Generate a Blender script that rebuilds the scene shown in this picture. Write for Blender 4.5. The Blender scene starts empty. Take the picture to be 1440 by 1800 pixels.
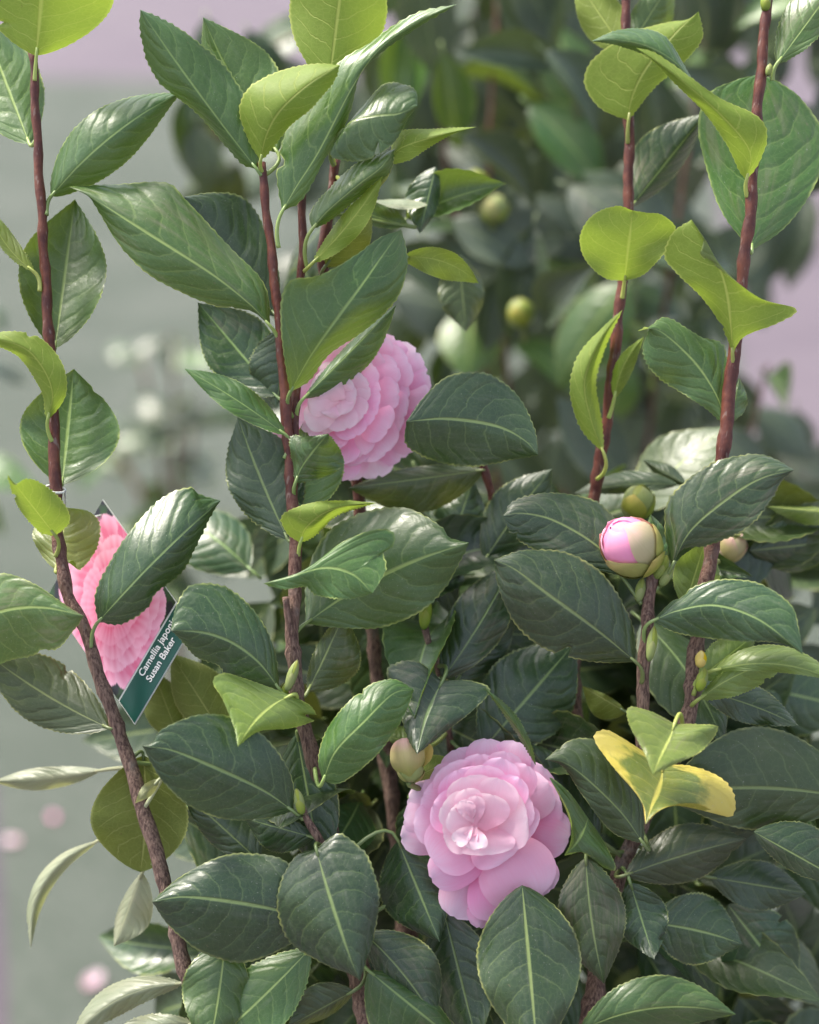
import bpy, math, random
from mathutils import Vector, Matrix
random.seed(11)
R = math.radians
S = bpy.context.scene
COL = S.collection

# ------------------------------------------------------------------ camera, sky, sun, exposure
PITCH = 24.0
FOC = 0.70                     # metres to the focal plane (front stems)
FPX = 2520.0                   # focal length in photo pixels (1440 x 1800)
CAM_H = 1.25
cam_d = bpy.data.cameras.new('camera')
cam = bpy.data.objects.new('camera', cam_d); COL.objects.link(cam)
cam.location = (0, 0, CAM_H)
cam.rotation_euler = (R(90 - PITCH), 0, 0)
cam_d.sensor_fit = 'VERTICAL'; cam_d.sensor_height = 36.0; cam_d.lens = 36.0 * FPX / 1800.0
cam_d.clip_start = 0.02; cam_d.clip_end = 400
cam_d.dof.use_dof = True; cam_d.dof.focus_distance = FOC; cam_d.dof.aperture_fstop = 3.0
S.camera = cam

w = bpy.data.worlds.new('World'); S.world = w; w.use_nodes = True
nt = w.node_tree; bg = nt.nodes['Background']
sky = nt.nodes.new('ShaderNodeTexSky'); sky.sky_type = 'NISHITA'; sky.sun_disc = False
SUN_EL, SUN_AZ = 60.0, -62.0   # azimuth clockwise from +Y (the way the camera looks)
sky.sun_elevation = R(SUN_EL); sky.sun_rotation = R(SUN_AZ)
sky.air_density = 1.0; sky.dust_density = 4.0; sky.ozone_density = 1.0
cloud = nt.nodes.new('ShaderNodeHueSaturation'); cloud.inputs['Saturation'].default_value = 0.58   # thin high cloud whitens the sky
nt.links.new(sky.outputs[0], cloud.inputs['Color']); nt.links.new(cloud.outputs[0], bg.inputs[0]); bg.inputs[1].default_value = 0.085
sd = bpy.data.lights.new('sun', 'SUN'); sun = bpy.data.objects.new('sun', sd); COL.objects.link(sun)
sd.energy = 1.5; sd.angle = R(10); sd.color = (1.0, 0.93, 0.82)
_d = Vector((math.sin(R(SUN_AZ)) * math.cos(R(SUN_EL)), math.cos(R(SUN_AZ)) * math.cos(R(SUN_EL)), math.sin(R(SUN_EL))))
sun.rotation_euler = _d.to_track_quat('Z', 'Y').to_euler()
S.view_settings.view_transform = 'Standard'; S.view_settings.look = 'None'
S.view_settings.gamma = 1.0; S.view_settings.exposure = 2.0; S.view_settings.use_curve_mapping = False

FWD = Vector((0, math.cos(R(PITCH)), -math.sin(R(PITCH))))
UP = Vector((0, math.sin(R(PITCH)), math.cos(R(PITCH))))
RT = Vector((1, 0, 0))
CO = Vector((0, 0, CAM_H))
def at(x, y, z=0.0):           # photo pixel + cm behind the focal plane -> world point
    d = FOC + z / 100.0
    return CO + FWD * d + RT * (d * (x - 720) / FPX) + UP * (d * (900 - y) / FPX)

# ------------------------------------------------------------------ materials
def newmat(name):
    m = bpy.data.materials.new(name); m.use_nodes = True
    n = m.node_tree.nodes; n.clear()
    return m, n, m.node_tree.links
class NB:
    """tiny node-graph helper"""
    def __init__(s, n, l): s.n, s.l = n, l
    def put(s, sock, v):
        if hasattr(v, 'is_output'): s.l.new(v, sock)
        elif v is not None:
            if hasattr(sock.default_value, '__len__') and not hasattr(v, '__len__'): v = (v, v, v)
            if hasattr(sock.default_value, '__len__') and len(sock.default_value) == 4 and len(v) == 3: v = (*v, 1)
            sock.default_value = v
    def m(s, op, a, b=None, c=None, clamp=False):
        k = s.n.new('ShaderNodeMath'); k.operation = op; k.use_clamp = clamp
        s.put(k.inputs[0], a)
        if b is not None: s.put(k.inputs[1], b)
        if c is not None: s.put(k.inputs[2], c)
        return k.outputs[0]
    def sm(s, v, lo, hi, a=0.0, b=1.0):
        k = s.n.new('ShaderNodeMapRange'); k.interpolation_type = 'SMOOTHSTEP'
        s.put(k.inputs[0], v); k.inputs[1].default_value = lo; k.inputs[2].default_value = hi
        k.inputs[3].default_value = a; k.inputs[4].default_value = b
        return k.outputs[0]
    def mix(s, f, a, b):
        k = s.n.new('ShaderNodeMix'); k.data_type = 'RGBA'
        s.put(k.inputs[0], f); s.put(k.inputs[6], a); s.put(k.inputs[7], b)
        return k.outputs[2]
    def noise(s, vec, scale, detail=3, rough=0.5, dist=0.0):
        k = s.n.new('ShaderNodeTexNoise'); s.put(k.inputs['Vector'], vec)
        k.inputs['Scale'].default_value = scale; k.inputs['Detail'].default_value = detail
        k.inputs['Roughness'].default_value = rough; k.inputs['Distortion'].default_value = dist
        return k.outputs['Fac']
    def bump(s, h, strength, dist):
        k = s.n.new('ShaderNodeBump'); k.inputs['Strength'].default_value = strength
        k.inputs['Distance'].default_value = dist; s.l.new(h, k.inputs['Height'])
        return k.outputs[0]
    def bsdf(s, col, rough, spec=0.5, normal=None, trans=0.0, tcol=None, sheen=0.0, coat=0.0):
        p = s.n.new('ShaderNodeBsdfPrincipled')
        s.put(p.inputs['Base Color'], col); s.put(p.inputs['Roughness'], rough)
        s.put(p.inputs['Specular IOR Level'], spec); s.put(p.inputs['Coat Weight'], coat)
        p.inputs['Coat Roughness'].default_value = 0.3
        if normal is not None: s.l.new(normal, p.inputs['Normal'])
        out = p.outputs[0]
        if not (isinstance(trans, float) and trans == 0):
            t = s.n.new('ShaderNodeBsdfTranslucent'); s.put(t.inputs[0], tcol if tcol is not None else col)
            k = s.n.new('ShaderNodeMixShader'); s.put(k.inputs[0], trans)
            s.l.new(out, k.inputs[1]); s.l.new(t.outputs[0], k.inputs[2]); out = k.outputs[0]
        return out

def leaf_mat(name, top, top2, under, vein, uvein, trans, tcol, rough=0.36, uttr=None, tip=None):
    m, n, l = newmat(name); b = NB(n, l)
    uv = n.new('ShaderNodeUVMap'); uv.uv_map = 'leaf'
    sx = n.new('ShaderNodeSeparateXYZ'); l.new(uv.outputs[0], sx.inputs[0])
    oi = n.new('ShaderNodeObjectInfo'); rnd = oi.outputs['Random']
    vadd = n.new('ShaderNodeVectorMath'); vadd.operation = 'ADD'
    l.new(uv.outputs[0], vadd.inputs[0])
    cx = n.new('ShaderNodeCombineXYZ'); l.new(b.m('MULTIPLY', rnd, 37.0), cx.inputs[0]); l.new(b.m('MULTIPLY', rnd, 91.0), cx.inputs[2])
    l.new(cx.outputs[0], vadd.inputs[1]); P = vadd.outputs[0]
    au = b.m('ABSOLUTE', b.m('MULTIPLY', b.m('SUBTRACT', sx.outputs[0], 0.5), 2.0))
    v = sx.outputs[1]
    sgn = b.m('SIGN', b.m('SUBTRACT', sx.outputs[0], 0.5))
    wob = b.m('SUBTRACT', b.noise(P, 5.0, 2), 0.5)
    wob2 = b.m('SUBTRACT', b.noise(P, 17.0, 2), 0.5)
    # pinnate side veins, bending towards the tip near the margin, alternating on the two sides
    bend = b.m('ADD', b.m('MULTIPLY', b.m('POWER', au, 1.25), 0.17), b.m('MULTIPLY', b.m('POWER', au, 4.0), 0.10))
    s = b.m('SUBTRACT', v, bend)
    s = b.m('ADD', s, b.m('MULTIPLY', wob, 0.09)); s = b.m('ADD', s, b.m('MULTIPLY', wob2, 0.022))
    ph = b.m('FRACT', b.m('ADD', b.m('MULTIPLY', s, 7.6), b.m('MULTIPLY', sgn, 0.24)))
    dist = b.m('ABSOLUTE', b.m('SUBTRACT', ph, 0.5))                 # 0 on the vein, .5 half way
    side = b.sm(dist, 0.012, 0.055, 1.0, 0.0)
    side = b.m('MULTIPLY', side, b.sm(au, 0.72, 0.93, 1.0, 0.1))
    side = b.m('MULTIPLY', side, b.sm(v, 0.93, 0.99, 1.0, 0.0))
    mid = b.sm(b.m('ABSOLUTE', au), 0.012, 0.05, 1.0, 0.0)
    mid = b.m('MULTIPLY', mid, b.sm(v, 0.55, 1.0, 1.0, 0.55))
    # fine net between the side veins
    mp = n.new('ShaderNodeMapping'); mp.inputs['Scale'].default_value = (11, 22, 1); l.new(P, mp.inputs[0])
    vo = n.new('ShaderNodeTexVoronoi'); vo.feature = 'DISTANCE_TO_EDGE'; vo.inputs['Scale'].default_value = 1.4
    l.new(mp.outputs[0], vo.inputs['Vector'])
    net = b.sm(vo.outputs[0], 0.0, 0.09, 1.0, 0.0)
    edge = b.sm(au, 0.945, 0.99, 0.0, 1.0)
    big = b.noise(P, 2.2, 4, 0.6); fine = b.noise(P, 60.0, 3, 0.6); med = b.noise(P, 9.0, 4, 0.6)
    # upper face
    tc = b.mix(b.sm(big, 0.3, 0.7), top, top2)
    tc = b.mix(b.m('MULTIPLY', net, 0.10), tc, vein)
    tc = b.mix(b.m('MULTIPLY', side, 0.25), tc, vein)
    if tip is not None: tc = b.mix(b.m('MULTIPLY', b.sm(b.m('ADD', b.m('ADD', au, b.m('MULTIPLY', b.m('SUBTRACT', med, 0.5), 0.7)), b.m('MULTIPLY', b.m('ADD', big, v), 0.35)), 0.78, 1.05), 0.95), tc, tip)
    spot = b.sm(b.noise(P, 23.0, 2, 0.5), 0.74, 0.79)
    tc = b.mix(b.m('MULTIPLY', spot, 0.5), tc, (0.16, 0.13, 0.07))
    mpd = n.new('ShaderNodeMapping'); mpd.inputs['Scale'].default_value = (9, 2.2, 1); mpd.inputs['Rotation'].default_value = (0, 0, 0.5); l.new(P, mpd.inputs[0])
    strk = b.noise(mpd.outputs[0], 1.6, 5, 0.65, 0.6)
    scar = b.m('MULTIPLY', b.sm(b.noise(mpd.outputs[0], 3.3, 3, 0.7, 1.2), 0.70, 0.735), b.sm(b.noise(P, 1.1, 1), 0.5, 0.6))
    tc = b.mix(b.m('MULTIPLY', scar, 0.75), tc, (0.13, 0.085, 0.045))
    speck = b.sm(b.noise(P, 75.0, 1, 0.5), 0.735, 0.77)
    tc = b.mix(b.m('MULTIPLY', speck, 0.45), tc, (0.42, 0.42, 0.36))
    dull = b.m('MULTIPLY', b.m('MULTIPLY', b.sm(strk, 0.42, 0.62), b.sm(big, 0.42, 0.62)), b.sm(b.m('FRACT', b.m('MULTIPLY', rnd, 7.3)), 0.5, 0.9))
    tc = b.mix(b.m('MULTIPLY', dull, 0.42), tc, (0.17, 0.145, 0.10))
    dust = b.m('ADD', b.m('MULTIPLY', b.sm(med, 0.52, 0.78), 0.05), b.m('MULTIPLY', b.sm(strk, 0.52, 0.74), 0.08))
    tc = b.mix(dust, tc, (0.40, 0.40, 0.36))
    tc = b.mix(mid, tc, vein); tc = b.mix(b.m('MULTIPLY', edge, b.sm(med, 0.42, 0.62, 0.15, 0.7)), tc, uvein)
    hs = n.new('ShaderNodeHueSaturation'); l.new(tc, hs.inputs['Color'])
    l.new(b.sm(rnd, 0, 1, 0.75, 1.3), hs.inputs['Value']); l.new(b.m('ADD', 0.485, b.m('MULTIPLY', b.m('FRACT', b.m('MULTIPLY', rnd, 13.7)), 0.03)), hs.inputs['Hue'])
    # puffed surface between the veins, sunk midrib
    h = b.m('MULTIPLY', b.sm(dist, 0.0, 0.32), b.sm(au, 0.06, 0.3, 0.4, 1.0))
    h = b.m('ADD', h, b.m('MULTIPLY', b.m('SUBTRACT', big, 0.5), 2.4)); h = b.m('SUBTRACT', h, b.m('MULTIPLY', mid, 0.7))
    h = b.m('ADD', h, b.m('MULTIPLY', fine, 0.12)); h = b.m('SUBTRACT', h, b.m('MULTIPLY', net, 0.08))
    nr = b.bump(h, 0.30, 0.0010)
    rg = b.m('ADD', rough + 0.02, b.m('ADD', b.m('MULTIPLY', b.m('SUBTRACT', med, 0.5), 0.34), b.m('MULTIPLY', b.m('SUBTRACT', strk, 0.5), 0.25)))
    f = b.bsdf(hs.outputs[0], rg, 0.70, nr, trans, tcol, coat=0.12)
    # lower face: matt, raised yellow midrib
    uc = b.mix(b.sm(big, 0.3, 0.75), under, tuple(c * 0.78 for c in under))
    uc = b.mix(b.m('MULTIPLY', b.sm(med, 0.45, 0.75), 0.35), uc, tuple(c * 0.6 for c in under)); uc = b.mix(b.m('MULTIPLY', scar, 0.6), uc, (0.10, 0.06, 0.03)); uc = b.mix(b.m('MULTIPLY', net, 0.14), uc, uvein); uc = b.mix(b.m('MULTIPLY', side, 0.38), uc, uvein); uc = b.mix(b.m('MULTIPLY', mid, 0.8), uc, uvein)
    uc = b.mix(b.m('MULTIPLY', spot, 0.55), uc, (0.12, 0.08, 0.03)); uc = b.mix(b.m('MULTIPLY', edge, 0.7), uc, uvein)
    h2 = b.m('ADD', b.m('MULTIPLY', mid, 1.2), b.m('MULTIPLY', side, 0.4)); h2 = b.m('ADD', h2, b.m('MULTIPLY', fine, 0.3))
    g = b.bsdf(uc, 0.55, 0.35, b.bump(h2, 0.5, 0.0009), trans if uttr is None else uttr, tcol)
    ge = n.new('ShaderNodeNewGeometry'); mx = n.new('ShaderNodeMixShader')
    l.new(ge.outputs['Backfacing'], mx.inputs[0]); l.new(f, mx.inputs[1]); l.new(g, mx.inputs[2])
    o = n.new('ShaderNodeOutputMaterial'); l.new(mx.outputs[0], o.inputs[0])
    return m
MAT = {}
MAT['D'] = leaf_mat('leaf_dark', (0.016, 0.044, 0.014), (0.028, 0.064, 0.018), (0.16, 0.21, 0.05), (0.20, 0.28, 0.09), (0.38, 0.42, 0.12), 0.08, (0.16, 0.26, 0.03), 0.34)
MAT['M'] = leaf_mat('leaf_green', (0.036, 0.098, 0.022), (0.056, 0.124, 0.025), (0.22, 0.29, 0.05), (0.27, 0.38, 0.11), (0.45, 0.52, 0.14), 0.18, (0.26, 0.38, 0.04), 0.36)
MAT['Y'] = leaf_mat('leaf_young', (0.13, 0.20, 0.045), (0.17, 0.235, 0.055), (0.215, 0.31, 0.05), (0.46, 0.54, 0.14), (0.56, 0.60, 0.16), 0.30, (0.36, 0.50, 0.05), 0.40, 0.36)
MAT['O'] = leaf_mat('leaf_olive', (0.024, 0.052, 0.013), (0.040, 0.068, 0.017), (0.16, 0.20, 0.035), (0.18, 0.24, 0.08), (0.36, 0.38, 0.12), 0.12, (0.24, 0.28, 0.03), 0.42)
MAT['G'] = leaf_mat('leaf_sheen_grey', (0.036, 0.062, 0.036), (0.058, 0.086, 0.050), (0.12, 0.15, 0.06), (0.16, 0.21, 0.10), (0.30, 0.34, 0.14), 0.10, (0.16, 0.22, 0.05), 0.46)  # background leaves: their greyish sheen is painted into the base colour
MAT['P'] = leaf_mat('leaf_pale', (0.26, 0.31, 0.20), (0.34, 0.36, 0.24), (0.38, 0.40, 0.22), (0.45, 0.48, 0.28), (0.55, 0.56, 0.30), 0.25, (0.40, 0.42, 0.12), 0.40)  # pale tone; on some leaves it paints glare into the colour
MAT['V'] = leaf_mat('leaf_yellowing', (0.10, 0.15, 0.035), (0.16, 0.19, 0.04), (0.30, 0.30, 0.05), (0.50, 0.46, 0.10), (0.62, 0.50, 0.12), 0.20, (0.5, 0.45, 0.05), 0.42, None, (0.56, 0.47, 0.09))

def petal_mat(name, base, mid_, tip, tr=0.30):
    m, n, l = newmat(name); b = NB(n, l)
    uv = n.new('ShaderNodeUVMap'); uv.uv_map = 'leaf'
    sx = n.new('ShaderNodeSeparateXYZ'); l.new(uv.outputs[0], sx.inputs[0])
    oi = n.new('ShaderNodeObjectInfo'); rnd = oi.outputs['Random']
    mp = n.new('ShaderNodeMapping'); mp.inputs['Scale'].default_value = (26, 1.5, 1); l.new(uv.outputs[0], mp.inputs[0]); 
    cx = n.new('ShaderNodeCombineXYZ'); l.new(b.m('MULTIPLY', rnd, 50.0), cx.inputs[0]); l.new(cx.outputs[0], mp.inputs['Location'])
    stre = b.noise(mp.outputs[0], 1.0, 3, 0.6)
    big = b.noise(uv.outputs[0], 3.0, 2)
    v = b.m('ADD', sx.outputs[1], b.m('MULTIPLY', b.m('SUBTRACT', big, 0.5), 0.25))
    c = b.mix(b.sm(v, 0.1, 0.6), base, mid_); c = b.mix(b.sm(v, 0.6, 1.0), c, tip)
    c = b.mix(b.m('MULTIPLY', b.sm(stre, 0.4, 0.75), 0.16), c, base)
    hs = n.new('ShaderNodeHueSaturation'); l.new(c, hs.inputs['Color']); l.new(b.sm(rnd, 0, 1, 0.8, 1.15), hs.inputs['Saturation'])
    f = b.bsdf(hs.outputs[0], 0.48, 0.3, b.bump(stre, 0.18, 0.0006), tr, hs.outputs[0])
    o = n.new('ShaderNodeOutputMaterial'); l.new(f, o.inputs[0])
    return m
MAT['petal'] = petal_mat('petal_pink', (0.90, 0.27, 0.48), (0.94, 0.48, 0.70), (0.95, 0.67, 0.85), 0.38)
MAT['petal_in'] = petal_mat('petal_inner', (0.90, 0.54, 0.65), (0.93, 0.68, 0.78), (0.94, 0.79, 0.85), 0.44)
MAT['bud_pink'] = petal_mat('bud_pink', (0.84, 0.48, 0.46), (0.90, 0.36, 0.57), (0.92, 0.44, 0.66), 0.2)
MAT['petal_peach'] = petal_mat('sepal_peach', (0.34, 0.36, 0.09), (0.56, 0.48, 0.22), (0.78, 0.46, 0.42), 0.2)
MAT['sepal'] = petal_mat('sepal_green', (0.20, 0.26, 0.05), (0.36, 0.38, 0.10), (0.50, 0.42, 0.16), 0.15)
MAT['sepal_yellow'] = petal_mat('sepal_yellow', (0.50, 0.44, 0.06), (0.72, 0.56, 0.08), (0.78, 0.62, 0.12), 0.3)
MAT['budgreen'] = petal_mat('bud_green', (0.15, 0.22, 0.05), (0.26, 0.33, 0.07), (0.34, 0.36, 0.10), 0.1)

def bark_mat():
    m, n, l = newmat('camellia_bark'); b = NB(n, l)
    uv = n.new('ShaderNodeUVMap'); uv.uv_map = 'leaf'
    sx = n.new('ShaderNodeSeparateXYZ'); l.new(uv.outputs[0], sx.inputs[0])
    tc = n.new('ShaderNodeTexCoord')
    mp = n.new('ShaderNodeMapping'); mp.inputs['Scale'].default_value = (900, 900, 120); l.new(tc.outputs['Object'], mp.inputs[0])
    st = b.noise(mp.outputs[0], 1.0, 4, 0.65, 0.4)
    bl = b.noise(tc.outputs['Object'], 140.0, 3, 0.6)
    age = b.sm(b.m('ADD', sx.outputs[1], b.m('MULTIPLY', b.m('SUBTRACT', bl, 0.5), 0.10)), 0.44, 0.66)
    young = b.mix(b.sm(bl, 0.35, 0.7), (0.082, 0.022, 0.017), (0.155, 0.050, 0.030))
    old = b.mix(b.sm(st, 0.35, 0.65), (0.085, 0.048, 0.040), (0.30, 0.20, 0.15))
    lent = b.noise(mp.outputs[0], 0.55, 2, 0.5)
    young = b.mix(b.m('MULTIPLY', b.sm(lent, 0.60, 0.72), 0.55), young, (0.26, 0.20, 0.17))
    patch_ = b.noise(tc.outputs['Object'], 42.0, 4, 0.65)
    old = b.mix(b.m('MULTIPLY', b.sm(patch_, 0.55, 0.68), 0.5), old, (0.30, 0.28, 0.25))
    c = b.mix(age, young, old)
    h = b.m('MULTIPLY', b.m('ADD', st, b.m('MULTIPLY', bl, 0.5)), b.m('ADD', 0.25, age))
    f = b.bsdf(c, b.m('ADD', 0.42, b.m('MULTIPLY', age, 0.35)), 0.4, b.bump(h, 0.9, 0.0016))
    o = n.new('ShaderNodeOutputMaterial'); l.new(f, o.inputs[0]); return m
MAT['bark'] = bark_mat()
def plain(name, col, rough=0.5, spec=0.4):
    m, n, l = newmat(name); b = NB(n, l)
    tc = n.new('ShaderNodeTexCoord'); k = b.noise(tc.outputs['Object'], 90.0, 3)
    c = b.mix(b.m('MULTIPLY', k, 0.35), col, tuple(x * 0.7 for x in col))
    f = b.bsdf(c, rough, spec); o = n.new('ShaderNodeOutputMaterial'); l.new(f, o.inputs[0]); return m
def ground_mat(name, c1, c2, c3, s1, s2, rough=0.85, bumpd=0.004):
    m, n, l = newmat(name); b = NB(n, l)
    tc = n.new('ShaderNodeTexCoord'); P = tc.outputs['Object']
    a = b.noise(P, s1, 4, 0.6); f_ = b.noise(P, s2, 3, 0.7); g = b.noise(P, s2 * 0.31, 2, 0.6)
    c = b.mix(b.sm(a, 0.35, 0.65), c1, c2); c = b.mix(b.m('MULTIPLY', b.sm(f_, 0.45, 0.7), 0.7), c, c3)
    c = b.mix(b.m('MULTIPLY', b.sm(g, 0.6, 0.72), 0.5), c, tuple(x * 0.5 for x in c1))
    f = b.bsdf(c, rough, 0.25, b.bump(f_, 0.6, bumpd)); o = n.new('ShaderNodeOutputMaterial'); l.new(f, o.inputs[0]); return m

# ------------------------------------------------------------------ object helpers
def link(name, mesh, parent=None, loc=(0, 0, 0)):
    o = bpy.data.objects.new(name, mesh); COL.objects.link(o)
    if parent is not None: o.parent = parent
    o.location = loc
    return o
def thing(name, label, cat, loc, group=None):
    o = bpy.data.objects.new(name, None); COL.objects.link(o); o.location = loc
    o.empty_display_size = 0.05; o['label'] = label; o['category'] = cat
    if group: o['group'] = group
    return o
def wloc(o):
    v = Vector(o.location)
    while o.parent is not None: o = o.parent; v += Vector(o.location)
    return v
def mesh_from(name, V, F, mat, UV=None, smooth=True, origin=None):
    if origin is not None: V = [v - origin for v in V]
    me = bpy.data.meshes.new(name); me.from_pydata([tuple(v) for v in V], [], F); me.materials.append(mat)
    if UV is not None:
        lay = me.uv_layers.new(name='leaf')
        d = [0.0] * (2 * len(me.loops))
        for i, lp in enumerate(me.loops): d[2 * i], d[2 * i + 1] = UV[lp.vertex_index]
        lay.data.foreach_set('uv', d)
    if smooth: me.polygons.foreach_set('use_smooth', [True] * len(me.polygons))
    me.update(); return me
def cr(pts, n):
    """Catmull-Rom through pts (tuples), n+1 samples spread by arc length"""
    P = [Vector(p) for p in pts]
    if len(P) == 2: dense = [P[0].lerp(P[1], i / 20) for i in range(21)]
    else:
        Q = [P[0] * 2 - P[1]] + P + [P[-1] * 2 - P[-2]]; dense = []
        for i in range(1, len(Q) - 2):
            p0, p1, p2, p3 = Q[i - 1], Q[i], Q[i + 1], Q[i + 2]
            for k in range(12):
                t = k / 12
                dense.append(0.5 * ((2 * p1) + (p2 - p0) * t + (2 * p0 - 5 * p1 + 4 * p2 - p3) * t * t + (3 * p1 - p0 - 3 * p2 + p3) * t ** 3))
        dense.append(P[-1])
    L = [0.0]
    for a, b_ in zip(dense, dense[1:]): L.append(L[-1] + (b_ - a).length)
    out = []; j = 0
    for i in range(n + 1):
        s = L[-1] * i / n
        while j < len(L) - 2 and L[j + 1] < s: j += 1
        seg = L[j + 1] - L[j]
        out.append(dense[j].lerp(dense[j + 1], (s - L[j]) / seg if seg > 1e-9 else 0))
    return out
def tube(P, rad, ns=8, uvv=None, V=None, F=None, UV=None):
    """tapered tube along world points P, radii rad (same length)"""
    V = [] if V is None else V; F = [] if F is None else F; UV = [] if UV is None else UV
    n = len(P); b0 = len(V)
    t0 = (P[1] - P[0]).normalized(); a = t0.orthogonal().normalized()
    for i in range(n):
        t = (P[min(i + 1, n - 1)] - P[max(i - 1, 0)]).normalized()
        a = (a - t * a.dot(t)).normalized(); bb = t.cross(a)
        for k in range(ns):
            an = 2 * math.pi * k / ns
            V.append(P[i] + (a * math.cos(an) + bb * math.sin(an)) * rad[i])
            UV.append((k / ns, uvv[i] if uvv else i / (n - 1)))
    for i in range(n - 1):
        for k in range(ns):
            p, q = b0 + i * ns + k, b0 + i * ns + (k + 1) % ns
            F.append((p, q, q + ns, p + ns))
    for idx, flip in ((b0, True), (b0 + (n - 1) * ns, False)):
        f = tuple(range(idx, idx + ns)); F.append(f[::-1] if flip else f)
    return V, F, UV

# ------------------------------------------------------------------ ground
def sheet(name, pts, z, mat):
    me = mesh_from(name, [Vector((x, y, z)) for x, y in pts], [tuple(range(len(pts)))], mat, smooth=False)
    o = link(name, me); o['kind'] = 'structure'; return o
m_pave = ground_mat('mauve_paving', (0.118, 0.096, 0.12), (0.148, 0.122, 0.145), (0.098, 0.086, 0.102), 1.2, 60, 0.8, 0.003)
m_turf = ground_mat('artificial_turf', (0.062, 0.078, 0.062), (0.088, 0.102, 0.086), (0.120, 0.128, 0.114), 2.2, 130, 0.9, 0.006)
sheet('paving', [(-120, -60), (120, -60), (120, 200), (-120, 200)], 0.0, m_pave)
sheet('path', [(-3, 0.3), (-0.30, 0.3), (-0.42, 1.1), (-0.50, 1.4), (-0.62, 1.8), (-3, 1.86)], 0.004, ground_mat('dark_paving', (0.075, 0.062, 0.078), (0.09, 0.075, 0.088), (0.11, 0.10, 0.115), 3, 80))
sheet('turf', [(-0.30, 0.7), (0.80, 0.7), (0.78, 3.0), (1.9, 9.6), (-12, 10.4), (-12, 1.95), (-0.62, 1.8), (-0.50, 1.4), (-0.42, 1.1)], 0.004, m_turf)

# ------------------------------------------------------------------ main shrub: stems
ROOT = Vector((0.05, 0.60, 0.0))
shrub = thing('camellia_shrub', 'large pink-flowered camellia shrub in focus with tall upright red stems', 'shrub', ROOT)
STEMPTS = []                                       # samples used to hang petioles on
def stem(pts, w0, w1, toroot=True, parent=None, reg=True, name='stem', jitter=1.0):
    """pts: (x, y, z) photo pixel + depth; top first; w = width in px"""
    parent = parent or shrub
    n = max(12, int(abs(pts[-1][1] - pts[0][1]) / 16))
    S_ = cr(pts, n)
    S_ = [Vector((p[0] + 1.6 * (abs((p[1] / 62.0 + pts[0][0]) % 2 - 1) * 2 - 1), p[1], p[2])) for p in S_]
    P = [at(*p) for p in S_]; vv = [min(1.2, p[1] / 1800) for p in S_]
    rad = [(w0 + (w1 - w0) * i / n) * 0.46 * (1.0 + (0.10 + 0.22 * abs(math.sin(S_[i][1] // 62 * 5.3 + pts[0][0]))) * max(0, 1 - abs(((S_[i][1] / 62.0 + pts[0][0]) % 1) - .5) * 5)) * (FOC + S_[i][2] / 100) / FPX for i in range(n + 1)]
    if toroot:
        e = P[-1]; r = wloc(parent) + Vector((random.uniform(-.03, .03), random.uniform(-.03, .03), 0)); d = (P[-1] - P[-2]).normalized()
        for k in range(1, 9):
            t = k / 8; q = e.lerp(r, t) + d * (0.12 * t * (1 - t)); P.append(q); vv.append(1.0); rad.append(rad[n] * (1 + 0.35 * t))
    for i in range(len(rad)):
        rad[i] *= 1 + jitter * (0.05 * math.sin(i * 1.9 + pts[0][0]) + 0.06 * random.uniform(-1, 1))
    V, F, UV = tube(P, rad, 10, vv)
    o = link(name, mesh_from(name, V, F, MAT['bark'], UV, origin=P[0]), parent, P[0] - wloc(parent))
    if reg: STEMPTS.extend(list(zip(P, rad)))
    return o
stem([(58, 92, 0), (66, 250, 0), (75, 400, 0), (87, 600, 0), (95, 760, 0), (98, 860, 0), (104, 960, 0), (120, 1045, 0), (150, 1110, 0), (185, 1220, .5), (215, 1300, 1), (245, 1400, 1), (278, 1510, 1), (305, 1610, 1), (330, 1720, 1), (380, 1860, 1)], 15, 31)
stem([(459, 286, 0), (472, 400, 0), (490, 560, 0), (503, 720, 0), (512, 850, 0), (520, 960, 0), (518, 1040, 0), (514, 1100, 0), (520, 1200, .5), (535, 1280, 1), (552, 1340, 1.5), (580, 1450, 2.5), (610, 1600, 3), (650, 1850, 3)], 15, 34)
stem([(504, 1050, -.6), (507, 1085, -.4), (515, 1140, 0)], 13, 15, False)
stem([(531, 330, 1), (532, 420, 1), (528, 520, 1), (520, 660, .8), (519, 760, .5), (516, 860, .5), (520, 955, .3)], 15, 19, False)
stem([(590, 278, 3), (586, 330, 3), (574, 400, 3), (568, 470, 3), (600, 650, 4), (632, 890, 5), (655, 1120, 6), (690, 1400, 8), (720, 1800, 8)], 17, 30)
stem([(1098, -30, 4), (1104, 150, 4), (1105, 340, 4), (1091, 520, 4), (1078, 640, 4), (1068, 730, 4.5), (1048, 850, 5), (1025, 980, 6), (1010, 1200, 7), (1030, 1500, 7), (1060, 1850, 6)], 17, 30)
stem([(1352, -30, 0), (1332, 190, 0), (1318, 380, 0), (1305, 480, 0), (1290, 620, 0), (1277, 740, 0), (1268, 830, 0), (1252, 960, .5), (1236, 1050, .5), (1222, 1150, 1), (1217, 1220, 1), (1195, 1300, 1.5), (1140, 1420, 2.5), (1098, 1510, 3), (1062, 1640, 3), (1038, 1780, 3), (1025, 1880, 3)], 18, 36)
stem([(1150, 1003, 0), (1141, 1060, 0), (1136, 1120, 0), (1131, 1190, .5), (1129, 1260, 1), (1128, 1360, 2), (1112, 1480, 3)], 23, 27, False)
stem([(846, 800, 5), (862, 868, 5.5), (885, 980, 7), (900, 1200, 8), (900, 1800, 9)], 14, 24)
stem([(745, 1078, 3), (752, 1120, 3), (772, 1185, 3), (788, 1290, 4), (802, 1420, 6), (810, 1800, 7)], 13, 22)
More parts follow.
